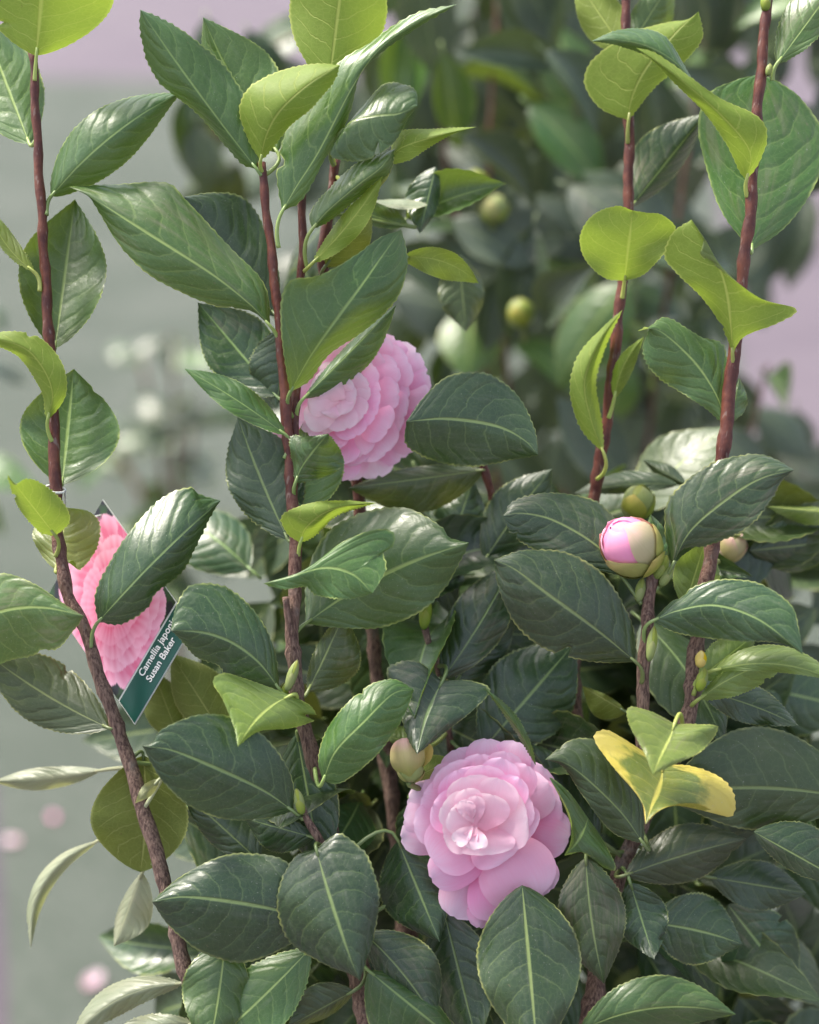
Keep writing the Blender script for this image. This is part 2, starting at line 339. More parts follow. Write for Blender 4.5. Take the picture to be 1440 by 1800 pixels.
stem([(528, 1405, -.5), (540, 1440, -.5), (568, 1490, 0), (610, 1590, 1.5), (634, 1660, 2.5), (660, 1830, 4)], 13, 22)
stem([(665, 1300, 9), (690, 1420, 9), (715, 1560, 9), (740, 1830, 9)], 16, 26)

# ------------------------------------------------------------------ leaf / petal builder
def halfw(t, p, ab=0.8, at_=1.05):
    if t <= p: return math.sin(math.pi / 2 * t / p) ** ab
    return max(0.0, math.cos(math.pi / 2 * (t - p) / (1 - p))) ** at_
def build(name, mat, M, L, Rr, z, el, er, n, m, teeth=0.0, under=False, wav=0.0, lin=0.35, parent=None, pet=None, petw=5.0, ruff=0.0):
    zb, zm, zt = z; V = []; F = []; UV = []
    bites = []
    if teeth:
        tw = random.gauss(0, .35); k_ = random.uniform(.9, 1.9); el = el * k_ + tw; er = er * k_ - tw; zt += random.gauss(0, .4)
        for _ in range(random.choice([0, 0, 0, 1, 1])):
            bites.append((random.choice([-1, 1]), random.uniform(.15, .9), random.uniform(.012, .035), random.uniform(.12, .32)))
    tr_ = random.uniform(.5, 1.15)
    ph = random.uniform(0, 6.28); ph2 = random.uniform(0, 6.28); f1 = random.uniform(1.5, 2.6)
    for i in range(n + 1):
        t = i / n
        zc = zb * (1 - t) * (1 - 2 * t) + zm * 4 * t * (1 - t) + zt * t * (2 * t - 1)
        env = max(0.0, math.sin(math.pi * min(1, t * 0.98 + 0.01))) ** 0.6
        for k in range(-m, m + 1):
            u = k / m; E = L[i] if u < 0 else Rr[i]; e = el if u < 0 else er; a = abs(u)
            px = M[i].lerp(E, a)
            for sd_, bt, bw, bd in bites:
                if sd_ * u > 0 and abs(t - bt) < bw and a >= .8: px = M[i].lerp(E, a - bd * math.sqrt(1 - ((t - bt) / bw) ** 2) * (1 if a == 1 else .45))
            if teeth and a == 1 and 1 < i < n - 1:
                dv = (E - M[i]); ln = dv.length
                if ln > 3: px = px + dv / ln * (teeth * tr_ * (0.9 if i % 2 else -0.45) * random.uniform(0.15, 1.5))
            zz = zc + e * env * (lin * a + (1 - lin) * a * a)
            zz += wav * a * a * env * math.sin(6.28 * f1 * t + (ph if u < 0 else ph2))
            if ruff: zz += ruff * .5 * a * math.sin(7 * t + ph) * t + ruff * .4 * t ** 3 * math.sin(u * 3 + ph2)
            V.append(at(px[0], px[1], zz)); UV.append((0.5 + 0.5 * u, t))
    c = 2 * m + 1
    for i in range(n):
        for k in range(2 * m):
            q = (i * c + k, i * c + k + 1, (i + 1) * c + k + 1, (i + 1) * c + k)
            F.append(q[::-1] if under else q)
    base = V[m].copy()
    if pet is not None:                             # petiole + the first stretch of raised midrib
        tipm = V[(n // 3) * c + m]; d = (V[3 * c + m] - base).normalized() if n > 3 else (tipm - base).normalized()
        q = pet
        dist = (q - base).length
        c1 = base - d * dist * 0.45; c2 = q + UP * 0.0 - d * 0.0
        P = []
        for j in range(9):
            s = j / 8; P.append(base * (1 - s) ** 3 + c1 * 3 * s * (1 - s) ** 2 + (q.lerp(c1, 0.3)) * 3 * s * s * (1 - s) + q * s ** 3)
        V0 = len(V)
        P = [base + d * 0.004] + P
        pr = petw * 0.5 * FOC / FPX
        tube(P, [pr * 0.6] + [pr * (0.85 + 0.3 * j / 8) for j in range(9)], 6, [0.0] * 10, V, F, UV)
        for j in range(V0, len(UV)): UV[j] = (0.5, 0.05)
    me = mesh_from(name, V, F, mat, UV, origin=base)
    return link(name, me, parent, base - wloc(parent))
def nearest_stem(p):
    return min(STEMPTS, key=lambda s: (s[0] - p).length)
def leaf(kind, b, t, wl, wr, bend=0, z=(0, 0, 0), el=0.0, er=0.0, p=0.45, M=None, L=None, Rr=None, pet='auto', teeth=1.8, at_=1.05, ab=0.72, parent=None, wav=0.22, n=56, lin=0.35, name='leaf', label=None):
    under = kind.endswith('u'); mat = MAT[kind[0]]
    parent = parent or shrub
    b = Vector(b); t = Vector(t); d = (t - b); ln = d.length; d = d / ln; nn = Vector((d[1], -d[0]))
    if M is None:
        pts = [b, b.lerp(t, .25) + nn * bend * .75, b.lerp(t, .5) + nn * bend, b.lerp(t, .75) + nn * bend * .75, t]
    else: pts = [b] + [Vector(q) for q in M] + [t]
    Mp = cr(pts, n)
    def side(w_, E, s):
        if E is not None: return cr([b] + [Vector(q) for q in E] + [t], n)
        out = []
        for i in range(n + 1):
            tg = (Mp[min(i + 1, n)] - Mp[max(i - 1, 0)]); tg = tg.normalized() if tg.length > 1e-6 else d
            tg = (tg + d * 0.6).normalized()
            out.append(Mp[i] + Vector((tg[1], -tg[0])) * (s * w_ * halfw(i / n, p, ab, at_)))
        return out
    Lp = side(wl, L, 1); Rp = side(wr, Rr, -1)
    q = None
    if pet == 'auto':
        bp = at(b[0], b[1], z[0]); s, r = nearest_stem(bp)
        if (s - bp).length < 0.045: q = s
    elif pet is not None:
        q = at(pet[0], pet[1], pet[2] if len(pet) > 2 else z[0] + 0.3)
    o = build(name, mat, Mp, Lp, Rp, z, el, er, n, 5, teeth, under, wav, lin, parent, q, 7.5)
    if label: o['label'] = label
    return o
A = leaf
# ---- left stem
A('Yu', (64, 98), (84, -135), 112, 128, 0, (-.5, -1.7, -3.5), .6, .6, .5, pet=(61, 142, -.15), wav=.1)
A('M', (52, 253), (-34, 28), 70, 62, 0, (.5, 1.5, 2), .3, .3)
A('M', (90, 345), (318, 162), 54, 52, 16, (0, -1.2, .6), .5, .6, .45, pet=(82, 378, -.1))
A('M', (97, 612), (132, 350), 82, 72, 0, (.6, 1.8, 2.4), -.8, -.5, .52)
A('Y', (60, 478), (-25, 352), 10, 20, 14, (-.3, -1, -1.2), -.2, .6, pet=(70, 512, -.2))
A('Yu', (84, 738), (-46, 588), 22, 34, -56, (-.6, -1.6, -.8), .5, .3, .4, M=[(92, 690), (72, 642), (35, 608)], pet=(92, 776, -.2))
A('M', (109, 852), (130, 648), 84, 92, 0, (.5, 1.4, 1.8), -.5, -.4, .47, pet=(104, 872, .3))
A('Yu', (98, 942), (13, 834), 26, 44, 0, (-.8, -2, -2.6), .4, .3, .38, L=[(70, 935), (38, 900), (22, 868)], Rr=[(122, 918), (118, 893), (96, 866), (66, 846), (44, 842), (26, 852)], pet=(98, 978, -.2))
A('Y', (98, 1002), (118, 892), 54, 74, 0, (.5, 1.2, 1.6), .2, .2, .52, L=[(80, 985), (58, 945), (70, 915)], Rr=[(128, 985), (140, 1002), (168, 968), (176, 925), (158, 900)])
A('M', (-95, 1128), (148, 1083), 64, 78, 36, (-1, -2, -2.2), .4, .5, .52, pet=None, L=[(-60, 1040), (0, 1008), (60, 1026), (110, 1060)], Rr=[(-40, 1175), (20, 1160), (60, 1152), (72, 1142), (102, 1140), (128, 1110)])
A('O', (192, 1280), (-32, 1142), 55, 62, 8, (.6, 1.2, .6), .2, .3, .5)
A('D', (172, 1094), (388, 880), 62, 48, 6, (-.5, -1.6, .6), .5, .7, .5, L=[(168, 1045), (195, 985), (240, 920), (290, 872), (335, 856), (348, 868)], Rr=[(215, 1096), (258, 1070), (275, 1042), (320, 1005), (350, 950), (372, 905)], pet=(160, 1138, -.1))
A('Ou', (252, 1328), (247, 1533), 76, 96, 6, (2, 2, 2.6), -.5, -.4, .55, at_=.7)
A('P', (172, 1478), (54, 1668), 15, 15, -40, (4, 5, 4.5), .4, .4, .5, pet=(190, 1460, 3), teeth=.6)  # pale grey glare on this leaf comes from its colour
A('P', (178, 1354), (-14, 1374), 20, 20, 4, (4, 5, 5), .2, .8, .55, pet=(220, 1350, 3), teeth=.6)
A('P', (250, 1534), (200, 1664), 44, 16, 0, (3.5, 4, 4), .4, .8, .55, teeth=.8)
A('Pu', (280, 1370), (238, 1412), 10, 12, 0, (.2, -.4, -.6), .2, .2, pet=(255, 1418, .8), teeth=.8)
A('P', (322, 1728), (120, 1835), 26, 28, -28, (1.5, 1.5, 1), .3, .6, .5)
A('P', (345, 1800), (175, 1840), 20, 26, -10, (1, .5, 0), .3, .6, .5)
# ---- middle stems, top
A('M', (452, 298), (247, 17), 44, 54, 4, (-.2, -.8, -1.2), .5, .5, .5, L=[(425, 288), (395, 255), (345, 198), (285, 150), (258, 105), (246, 50)], Rr=[(456, 262), (440, 190), (395, 115), (330, 60), (285, 33)], pet=(460, 308, -.1))
A('M', (488, 268), (357, 30), 48, 80, 8, (.5, 1, 1.2), .4, .5, .5, pet=(462, 310, .1))
A('Yu', (458, 284), (598, 114), 58, 38, 0, (-.6, -2.4, -3), .5, .5, .45, L=[(432, 235), (421, 190), (442, 150), (500, 122), (555, 112)], Rr=[(478, 262), (510, 222), (550, 188), (588, 142)], M=[(468, 240), (492, 196), (540, 150)], pet=(461, 302, -.1))
A('M', (496, 372), (804, 7), 0, 0, 0, (-.4, -1.2, -1.5), .9, .6, lin=.1, M=[(520, 330), (562, 265), (622, 150), (672, 82), (735, 38)], L=[(487, 300), (506, 225), (552, 168), (598, 108), (645, 78), (725, 26)], Rr=[(532, 350), (568, 285), (612, 208), (634, 130), (672, 92), (738, 46)], pet=(490, 436, -.1))
A('Yu', (578, 150), (612, -120), 86, 86, 0, (1, .6, .4), .4, .4, .5, pet=(588, 290, 2.5))
A('M', (596, 236), (734, 186), 0, 0, 0, (-.6, -1.6, -1.6), .7, .5, M=[(618, 213), (660, 203), (700, 200)], L=[(640, 184), (676, 147), (714, 149), (732, 162)], Rr=[(580, 268), (596, 281), (645, 281), (692, 252), (718, 208)], pet=(586, 290, 2))
A('Yu', (688, 290), (838, 223), 0, 0, 0, (-.6, -1.2, -1.4), .5, .3, M=[(702, 262), (765, 240)], L=[(690, 250), (704, 230), (770, 226)], Rr=[(722, 280), (762, 254), (800, 234)], pet=(590, 310, 3))
A('M', (548, 404), (694, 262), 0, 0, 0, (-.4, -1.0, -1.2), .5, .8, M=[(575, 372), (630, 325), (668, 296)], L=[(546, 372), (580, 330), (625, 288), (668, 270)], Rr=[(580, 388), (640, 340), (685, 304)], pet=(540, 470, .5))
A('Yu', (550, 462), (672, 310), 18, 26, -6, (-.2, -.6, -.7), .3, .3, .5, pet=(536, 476, .8))
A('Ou', (572, 468), (652, 362), 24, 40, 0, (1.4, 1.2, 1.2), .3, .3, .5, pet=(570, 490, 2.8))
A('M', (476, 574), (121, 328), 0, 0, 0, (-.3, -1.4, -1.6), .5, .7, M=[(440, 536), (370, 480), (250, 404), (165, 350)], L=[(440, 546), (390, 541), (328, 518), (258, 480), (205, 424), (158, 348)], Rr=[(465, 500), (400, 430), (328, 352), (292, 321), (205, 324)], pet=(488, 592, -.1))
A('D', (486, 556), (324, 346), 46, 52, 0, (.8, 1.3, 1.5), .4, .4, .5, Rr=[(492, 490), (470, 412), (432, 350), (380, 338)], pet=(490, 575, .4))
A('D', (486, 696), (348, 532), 58, 66, 0, (2, 3, 3), -.3, -.3, .5)
A('D', (506, 572), (486, 719), 16, 58, 0, (1.2, 1.8, 1.6), .3, .3, .5)
A('M', (502, 764), (324, 648), 24, 30, -4, (-.3, -1, -1), -.3, .6, .5, pet=(500, 806, -.1))
A('M', (510, 690), (706, 404), 0, 0, 0, (-.6, -1.9, .2), .3, .6, M=[(548, 624), (615, 530), (668, 455)], L=[(496, 600), (494, 530), (512, 493), (562, 484), (620, 452), (668, 418)], Rr=[(545, 668), (580, 622), (645, 578), (698, 525), (716, 470), (712, 428)], pet=(516, 735, .5))
A('M', (534, 700), (697, 536), 12, 40, 0, (.2, .4, .3), .3, .8, .5, pet=(521, 735, .6), teeth=.8)
A('D', (506, 948), (418, 733), 58, 78, 4, (.8, 1.4, 1.6), .2, .2, .52)
A('M', (522, 912), (540, 728), 24, 74, 0, (.9, 1.5, 1.8), .2, .2, .5)
A('M', (519, 850), (577, 762), 0, 0, 0, (-.4, -.9, -1), .2, .3, M=[(528, 825), (548, 796)], L=[(513, 810), (511, 768), (545, 767)], Rr=[(560, 842), (602, 820), (600, 795), (588, 775)], pet=(517, 874, 0))
A('Yu', (528, 955), (662, 884), 0, 0, 0, (-.5, -1.4, -1.2), .4, .5, M=[(538, 928), (570, 902), (610, 889)], L=[(505, 938), (494, 910), (518, 893), (558, 882), (610, 880)], Rr=[(556, 940), (590, 908), (625, 895)], pet=(524, 980, -.1))
A('M', (463, 1026), (655, 1043), 0, 0, 0, (-2, -2.4, -2.8), .6, -.2, M=[(510, 1014), (570, 998), (620, 1010)], L=[(540, 1000), (600, 954), (660, 931), (692, 936), (690, 962), (672, 968), (679, 1000)], Rr=[(500, 1036), (538, 1031), (556, 1046), (610, 1053)], pet=None, label='green leaf with a bitten end in front of a larger leaf')
A('M', (537, 1096), (825, 954), 86, 78, 16, (.3, .6, .2), .5, .6, .5, L=[(540, 1010), (572, 940), (640, 900), (715, 893), (775, 925), (790, 945)], Rr=[(590, 1103), (670, 1103), (740, 1075), (785, 1030), (810, 985)], teeth=2.6, pet=(522, 1110, .1))
A('O', (541, 1216), (606, 1078), 20, 64, 0, (1.4, 2, 2), .3, .4, .5)
A('D', (492, 1212), (300, 1108), 46, 66, -32, (-.4, -1.6, -2), .5, .5, .5, Rr=[(482, 1140), (452, 1080), (400, 1033), (340, 1027), (312, 1060)], L=[(462, 1214), (402, 1200), (386, 1172), (345, 1155), (318, 1125)], pet=(516, 1236, .2))
A('D', (516, 1426), (250, 1311), 0, 0, 0, (-.8, -2, -2), .6, .6, M=[(460, 1388), (368, 1345), (300, 1318)], L=[(470, 1438), (400, 1441), (335, 1418), (285, 1372)], Rr=[(514, 1370), (478, 1308), (420, 1264), (350, 1256), (285, 1282), (270, 1305)], pet=(533, 1440, -.5))
A('Y', (512, 1222), (418, 1312), 0, 0, 0, (-.6, -1.8, -3.2), .5, .5, M=[(478, 1240), (445, 1272)], L=[(545, 1240), (557, 1262), (540, 1272), (505, 1281), (455, 1286)], Rr=[(440, 1196), (395, 1183), (374, 1198), (392, 1230), (412, 1280)], pet=(521, 1232, .2), label='young yellow-green leaf pointing down with a jagged edge')
A('M', (568, 1373), (728, 1212), 0, 0, 0, (-.8, -1.8, .4), .5, .6, M=[(590, 1320), (640, 1268), (690, 1220)], L=[(560, 1330), (582, 1270), (640, 1210), (690, 1194)], Rr=[(600, 1376), (655, 1335), (692, 1290), (715, 1248)], pet=(553, 1345, 1.4), label='green leaf with a pale dusty sheen')
A('D', (778, 1197), (733, 1326), 0, 0, 0, (.6, -.4, -1.8), .4, .6, M=[(764, 1225), (746, 1270)], L=[(825, 1196), (862, 1212), (830, 1250), (785, 1285)], Rr=[(735, 1163), (695, 1166), (680, 1185), (700, 1245), (718, 1300)])
# ---- middle, right of the stems
A('D', (766, 294), (738, 411), 20, 40, 0, (5, 4.5, 4), .4, .5, .5)
A('M', (718, 396), (608, 358), 16, 24, 4, (4, 3.6, 3.4), -.2, .4)
A('P', (752, 360), (655, 352), 6, 12, 6, (4, 3.5, 3.4), .2, .4, teeth=.8)  # glare on this leaf painted as a pale colour
A('Mu', (706, 452), (842, 498), 22, 30, 16, (2, 2, 2.5), -.4, .3, .5)
A('O', (806, 448), (820, 584), 38, 42, 0, (9, 9, 9), .3, .4, .5)
A('D', (714, 741), (946, 800), 0, 0, 0, (.4, .8, .8), .4, .5, M=[(785, 736), (870, 748), (920, 772)], L=[(745, 698), (790, 660), (855, 656), (910, 695), (940, 755)], Rr=[(715, 782), (765, 811), (835, 820), (900, 808)], pet=None)
A('O', (850, 826), (612, 858), 60, 22, 0, (5, 4.5, 4), .3, .4, .5)
A('D', (852, 985), (971, 824), 52, 50, 4, (5, 5, 5), .3, .3, .5)
A('D', (790, 965), (832, 842), 46, 46, 0, (6, 6, 6), .3, .3)
A('D', (778, 1194), (905, 982), 56, 46, -6, (2.6, 3, 3), .4, .4, .5)
A('D', (802, 1198), (905, 1048), 30, 46, 0, (4, 4.4, 4.4), .3, .3)
A('D', (848, 1318), (1014, 1126), 82, 80, 0, (3, 3.4, 3.4), .3, .3, .5)
A('M', (942, 1345), (850, 1208), 7, 10, -10, (-.6, -1.6, -2), .2, .2, .5, pet=None)
# ---- right stems
A('Mu', (1103, 96), (1010, -40), 40, 40, 0, (4.6, 5, 5), .3, .3)
A('M', (1103, 88), (1185, -40), 30, 40, 0, (4.6, 5, 5), .3, .3)
A('Yu', (1105, 212), (1228, 20), 0, 0, 0, (3.4, 3, 3), .5, .4, M=[(1112, 170), (1140, 115), (1190, 55)], L=[(1055, 190), (1028, 148), (1042, 105), (1105, 60), (1170, 40), (1210, 34)], Rr=[(1150, 155), (1200, 112), (1234, 70), (1233, 42)], pet=(1104, 252, 3.8))
A('M', (1228, 160), (1040, 72), 0, 0, 0, (-1.8, -2.4, -2.6), .5, .2, M=[(1190, 112), (1140, 82), (1085, 70)], L=[(1195, 140), (1150, 104), (1085, 80)], Rr=[(1205, 118), (1170, 64), (1128, 50), (1082, 54)], pet=None)
A('Yu', (1312, 318), (1118, 84), 0, 0, 0, (-.5, -2.4, -2.2), .3, .4, M=[(1318, 265), (1265, 200), (1190, 135)], L=[(1300, 300), (1275, 250), (1238, 198), (1190, 150), (1145, 105)], Rr=[(1335, 285), (1349, 238), (1330, 203), (1265, 172), (1195, 122), (1150, 92)], pet=(1314, 346, -.1))
A('M', (1322, 441), (1335, 130), 98, 118, 4, (.6, 1.6, 1.8), .3, .3, .52, L=[(1270, 375), (1243, 300), (1227, 222), (1245, 165), (1290, 142)], Rr=[(1385, 395), (1438, 315), (1450, 240), (1410, 175), (1370, 145)])
A('M', (1366, 112), (1500, -70), 46, 32, 0, (-.2, -.6, -.8), .5, .4, pet=(1358, 142, 0))
A('D', (1110, 363), (1242, 198), 62, 26, 0, (4.6, 5, 5), .3, .8, .45)
A('Yu', (1098, 494), (1112, 370), 82, 84, 0, (3, 1.5, 1), -.5, -.5, .62, at_=.55, L=[(1062, 488), (1028, 455), (1020, 415), (1042, 378), (1084, 362)], Rr=[(1135, 480), (1175, 435), (1188, 402), (1165, 378), (1136, 374)], pet=(1094, 524, 3.6))
A('Yu', (1288, 624), (1216, 386), 0, 0, 0, (-.4, -1.8, -2), .4, .3, M=[(1284, 570), (1272, 490), (1245, 430)], L=[(1272, 580), (1238, 528), (1190, 480), (1168, 450), (1182, 410)], Rr=[(1308, 592), (1372, 566), (1401, 543), (1340, 526), (1285, 488), (1256, 466), (1230, 447), (1240, 428)], pet=(1289, 646, -.1), label='bright yellow-green leaf with a torn wavy edge')
A('M', (1272, 746), (1120, 582), 0, 0, 0, (.2, .2, -.4), .4, .4, M=[(1262, 700), (1220, 635), (1160, 582)], L=[(1232, 712), (1155, 662), (1130, 618), (1140, 582), (1138, 574)], Rr=[(1280, 680), (1272, 608), (1232, 592), (1172, 558), (1142, 574)], pet=(1278, 770, .1))
A('M', (1284, 742), (1300, 664), 6, 22, 0, (1, 1.4, 1.4), .3, .3)
A('Yu', (1062, 798), (1094, 545), 0, 0, 0, (3, 2.4, 2.6), .3, .9, M=[(1040, 740), (1028, 670), (1055, 600)], L=[(1022, 755), (1002, 690), (1015, 628), (1055, 580)], Rr=[(1058, 740), (1048, 672), (1064, 612)], pet=(1050, 842, 4.6))
A('Yu', (1080, 700), (1132, 592), 14, 18, 10, (3.6, 3, 3), .3, .3, pet=(1070, 735, 4))
A('D', (1092, 1012), (884, 906), 0, 0, 0, (.2, .6, .6), .4, .5, M=[(1050, 960), (975, 915), (920, 902)], L=[(1040, 1000), (960, 975), (905, 945)], Rr=[(1090, 930), (1045, 880), (965, 866), (905, 880)], pet=(1128, 1062, 0))
A('D', (1118, 1164), (868, 984), 0, 0, 0, (-.6, -1.8, -2), .5, .6, M=[(1050, 1108), (955, 1038), (905, 1000)], L=[(1050, 1164), (970, 1146), (912, 1105), (880, 1045)], Rr=[(1112, 1100), (1068, 1018), (1005, 974), (930, 966), (890, 976)], pet=(1128, 1200, .3))
A('D', (1180, 998), (1396, 826), 0, 0, 0, (-.6, -1.8, -2), .5, .6, M=[(1215, 932), (1285, 872), (1340, 840)], L=[(1168, 920), (1182, 868), (1250, 815), (1325, 798), (1365, 808)], Rr=[(1200, 966), (1245, 958), (1312, 930), (1355, 880), (1375, 845)], pet=(1160, 1030, 0))
A('D', (1146, 1092), (1412, 1150), 0, 0, 0, (-.8, -2.4, -2.6), .6, .4, M=[(1195, 1072), (1260, 1064), (1335, 1090)], L=[(1190, 1050), (1250, 1021), (1330, 1024), (1390, 1062), (1404, 1105)], Rr=[(1195, 1114), (1280, 1126), (1370, 1130)], pet=(1138, 1140, 0))
A('Y', (1204, 1066), (1240, 952), 38, 44, 0, (1.6, 1.6, 1.6), .3, .3, .5)
A('Y', (1230, 1192), (1332, 1112), 34, 34, 0, (.4, .2, 0), .3, .4, pet=(1218, 1215, .8))
A('Y', (1230, 1228), (1402, 1158), 18, 34, 14, (.2, -.6, -1), .3, .4, pet=(1216, 1240, .8))
A('Y', (1255, 1178), (1480, 1202), 34, 14, 22, (-.2, -1.6, -2), .6, .2, pet=(1219, 1222, .6))
A('D', (1232, 1214), (1404, 1276), 36, 34, 6, (1, 1.4, 1.4), .3, .3)
A('Y', (1186, 1272), (1148, 1361), 0, 0, 0, (-1.8, -3, -3.8), .4, .4, M=[(1178, 1295), (1162, 1328)], L=[(1225, 1273), (1262, 1279), (1236, 1318), (1190, 1342)], Rr=[(1148, 1252), (1106, 1243), (1106, 1272), (1132, 1322)], pet=(1200, 1290, 1), label='small bright young leaf pointing down above the yellowing leaf')
A('V', (1166, 1345), (1135, 1449), 0, 0, 0, (-.6, -1.6, -2.8), .3, .3, M=[(1160, 1380), (1146, 1415)], L=[(1212, 1346), (1266, 1366), (1292, 1402), (1282, 1436), (1225, 1413), (1168, 1420)], Rr=[(1118, 1312), (1066, 1283), (1045, 1300), (1086, 1358), (1126, 1405)], pet=(1180, 1330, 1.4), teeth=4.2, label='yellowing leaf with a toothed golden margin')
A('O', (1500, 1404), (1158, 1398), 74, 108, -16, (1, .8, 1), .4, .5, .5, pet=None)
A('O', (1100, 1538), (1313, 1474), 54, 48, 4, (1, 1.4, 1.4), .4, .4, .5)
A('D', (1248, 1542), (1418, 1570), 44, 44, 0, (2.6, 3, 3), .3, .4, .5)
A('D', (1325, 1462), (1500, 1560), 60, 28, 0, (.2, .2, .2), .4, .4)
A('D', (1108, 1552), (1150, 1687), 48, 44, 0, (1, 1, .6), .3, .3, .45)
A('O', (1030, 1508), (1062, 1730), 62, 58, -6, (.2, -.2, -.6), .4, .4, .45, label='dull olive leaf with a scarred surface')
A('D', (1138, 1622), (1306, 1660), 66, 62, 6, (2, 2.4, 2.4), .3, .4, .5)
A('D', (1280, 1590), (1400, 1744), 66, 76, 0, (4, 4.6, 4.6), .3, .4, .5)
A('M', (1018, 1812), (1294, 1783), 58, 40, 26, (-1.2, -2, -2), .5, .6, .5, pet=(1030, 1850, 1))
A('D', (918, 1556), (946, 1866), 92, 92, 0, (-.8, -1.8, -2), .6, .5, .42, pet=None, label='broad blue-green leaf directly beneath the open pink flower')
A('D', (556, 1492), (633, 1724), 0, 0, 0, (-1.2, -2.6, -3), .6, .6, M=[(572, 1550), (594, 1620), (618, 1690)], L=[(578, 1474), (602, 1466), (640, 1496), (652, 1518), (667, 1570), (660, 1635), (645, 1685)], Rr=[(520, 1505), (494, 1548), (487, 1595), (505, 1650), (560, 1690), (615, 1712)], pet=(566, 1488, -.2))
A('D', (545, 1615), (267, 1585), 0, 0, 0, (-.6, -1.4, -1.6), .5, .6, M=[(470, 1596), (390, 1582), (320, 1576)], L=[(510, 1660), (430, 1692), (355, 1674), (300, 1630)], Rr=[(540, 1560), (500, 1512), (440, 1500), (385, 1506), (315, 1543)], pet=(600, 1600, 1))
A('D', (522, 1290), (566, 1534), 52, 60, 0, (1.6, 1.4, 1), .3, .4, .5)
A('D', (552, 1472), (430, 1438), 44, 22, 0, (.2, .4, .4), .3, .3, .5, pet=(560, 1484, .1))
A('D', (456, 1514), (318, 1388), 34, 64, 0, (1.6, 2, 2), .3, .3)
A('M', (545, 1668), (345, 1858), 62, 58, 4, (.2, -.2, -.4), .4, .5, .5)
A('M', (396, 1650), (364, 1856), 52, 66, 4, (.4, -.6, -1), .4, .5, .42, label='pale dusty leaf hanging at the bottom left')
A('O', (622, 1742), (505, 1806), 18, 44, 0, (1, 1, .6), .3, .3)
A('D', (700, 1478), (773, 1656), 54, 68, 0, (1.4, 1.2, .8), .4, .4, .48)
A('D', (640, 1640), (766, 1796), 66, 38, 8, (0, -.6, -.8), .5, .5, .5)
A('M', (648, 1706), (812, 1838), 34, 88, 0, (-.4, -1, -1), .5, .5, .5)
A('D', (780, 1600), (840, 1840), 60, 60, 0, (2, 1.6, 1.4), .3, .3)
A('D', (766, 1376), (768, 1650), 30, 62, 0, (2.4, 2.4, 2), .3, .3, .45, pet=None)
A('M', (1034, 1438), (992, 1504), 0, 0, 0, (-.6, -1.4, -2), .3, .4, M=[(1026, 1460), (1010, 1486)], L=[(1062, 1480), (1083, 1526), (1062, 1525), (1028, 1499)], Rr=[(1000, 1392), (966, 1366), (985, 1398), (1004, 1440), (1003, 1480)], pet=None, teeth=2.4)
A('O', (1132, 1484), (958, 1335), 0, 0, 0, (.4, .2, -.2), .4, .4, M=[(1092, 1428), (1030, 1368), (990, 1340)], L=[(1075, 1462), (1022, 1395), (990, 1348)], Rr=[(1130, 1420), (1105, 1365), (1055, 1306), (1005, 1300)])
A('D', (1050, 1478), (922, 1300), 52, 50, 0, (2.2, 2.6, 2.6), .3, .3)
A('Ou', (1102, 1252), (1024, 1206), 34, 8, 0, (2.6, 2.6, 2.6), .3, .3)
A('Y', (1490, 902), (1348, 890), 26, 6, 0, (5, 5, 5), .3, .3, pet=None)
A('D', (1318, 968), (1490, 950), 50, 46, 0, (6, 6, 6), .3, .3)
A('M', (1166, 994), (1144, 904), 24, 22, 0, (.4, .7, .8), .3, .4)
A('O', (1192, 852), (1008, 868), 16, 24, -8, (6, 6, 6), .3, .3)
A('O', (1206, 852), (1130, 808), 14, 16, 0, (6, 6.4, 6.4), .3, .3)
A('Ou', (392, 1292), (300, 1148), 42, 54, 0, (2.8, 3, 3), .3, .3)
A('Ou', (316, 1302), (268, 1176), 40, 34, 0, (4, 4, 4), .3, .3)
A('Y', (735, 1312), (672, 1290), 12, 26, 0, (3.4, 3.4, 3.4), .2, .2)

# ------------------------------------------------------------------ generic leaves (inner and background foliage)
def generic(mat, fold, droop, seed, n=20, m=4):
    rr = random.Random(seed); V = []; F = []; UV = []; ph = rr.uniform(0, 6)
    for i in range(n + 1):
        t = i / n; wd = 0.245 * halfw(t, 0.45 + 0.06 * rr.uniform(-1, 1) * 0, 0.75, 1.05)
        y = 0.10 + 0.9 * (t - 0.08 * droop * t * t); zc = -droop * 0.28 * t * t + 0.05 * math.sin(3.1 * t)
        for k in range(-m, m + 1):
            u = k / m; a = abs(u); tooth = 0.006 * (1 if i % 2 else -0.5) if a == 1 and 0 < i < n else 0
            V.append(Vector((u * (wd * (1 - 0.18 * fold * a) + tooth), y, zc + fold * wd * 0.6 * a * a + 0.018 * a * a * math.sin(9 * t + ph + (2 if u < 0 else 0)))))
            UV.append((0.5 + .5 * u, t))
    c = 2 * m + 1
    for i in range(n):
        for k in range(2 * m): F.append((i * c + k, i * c + k + 1, (i + 1) * c + k + 1, (i + 1) * c + k))
    v0 = len(V)
    tube([Vector((0, 0.14, 0.002)), Vector((0, 0.06, -.006)), Vector((0, 0, -.02))], [.008, .011, .012], 5, None, V, F, UV)
    for j in range(v0, len(UV)): UV[j] = (0.5, 0.05)
    return mesh_from('leaf', V, F, mat, UV)
GEN = {k: [generic(MAT[k], f, d, i * 7 + ord(k)) for i, (f, d) in enumerate([(.5, .4), (.9, .9), (-.5, .7), (.2, .15), (1.3, .5)])] for k in 'DMYOG'}
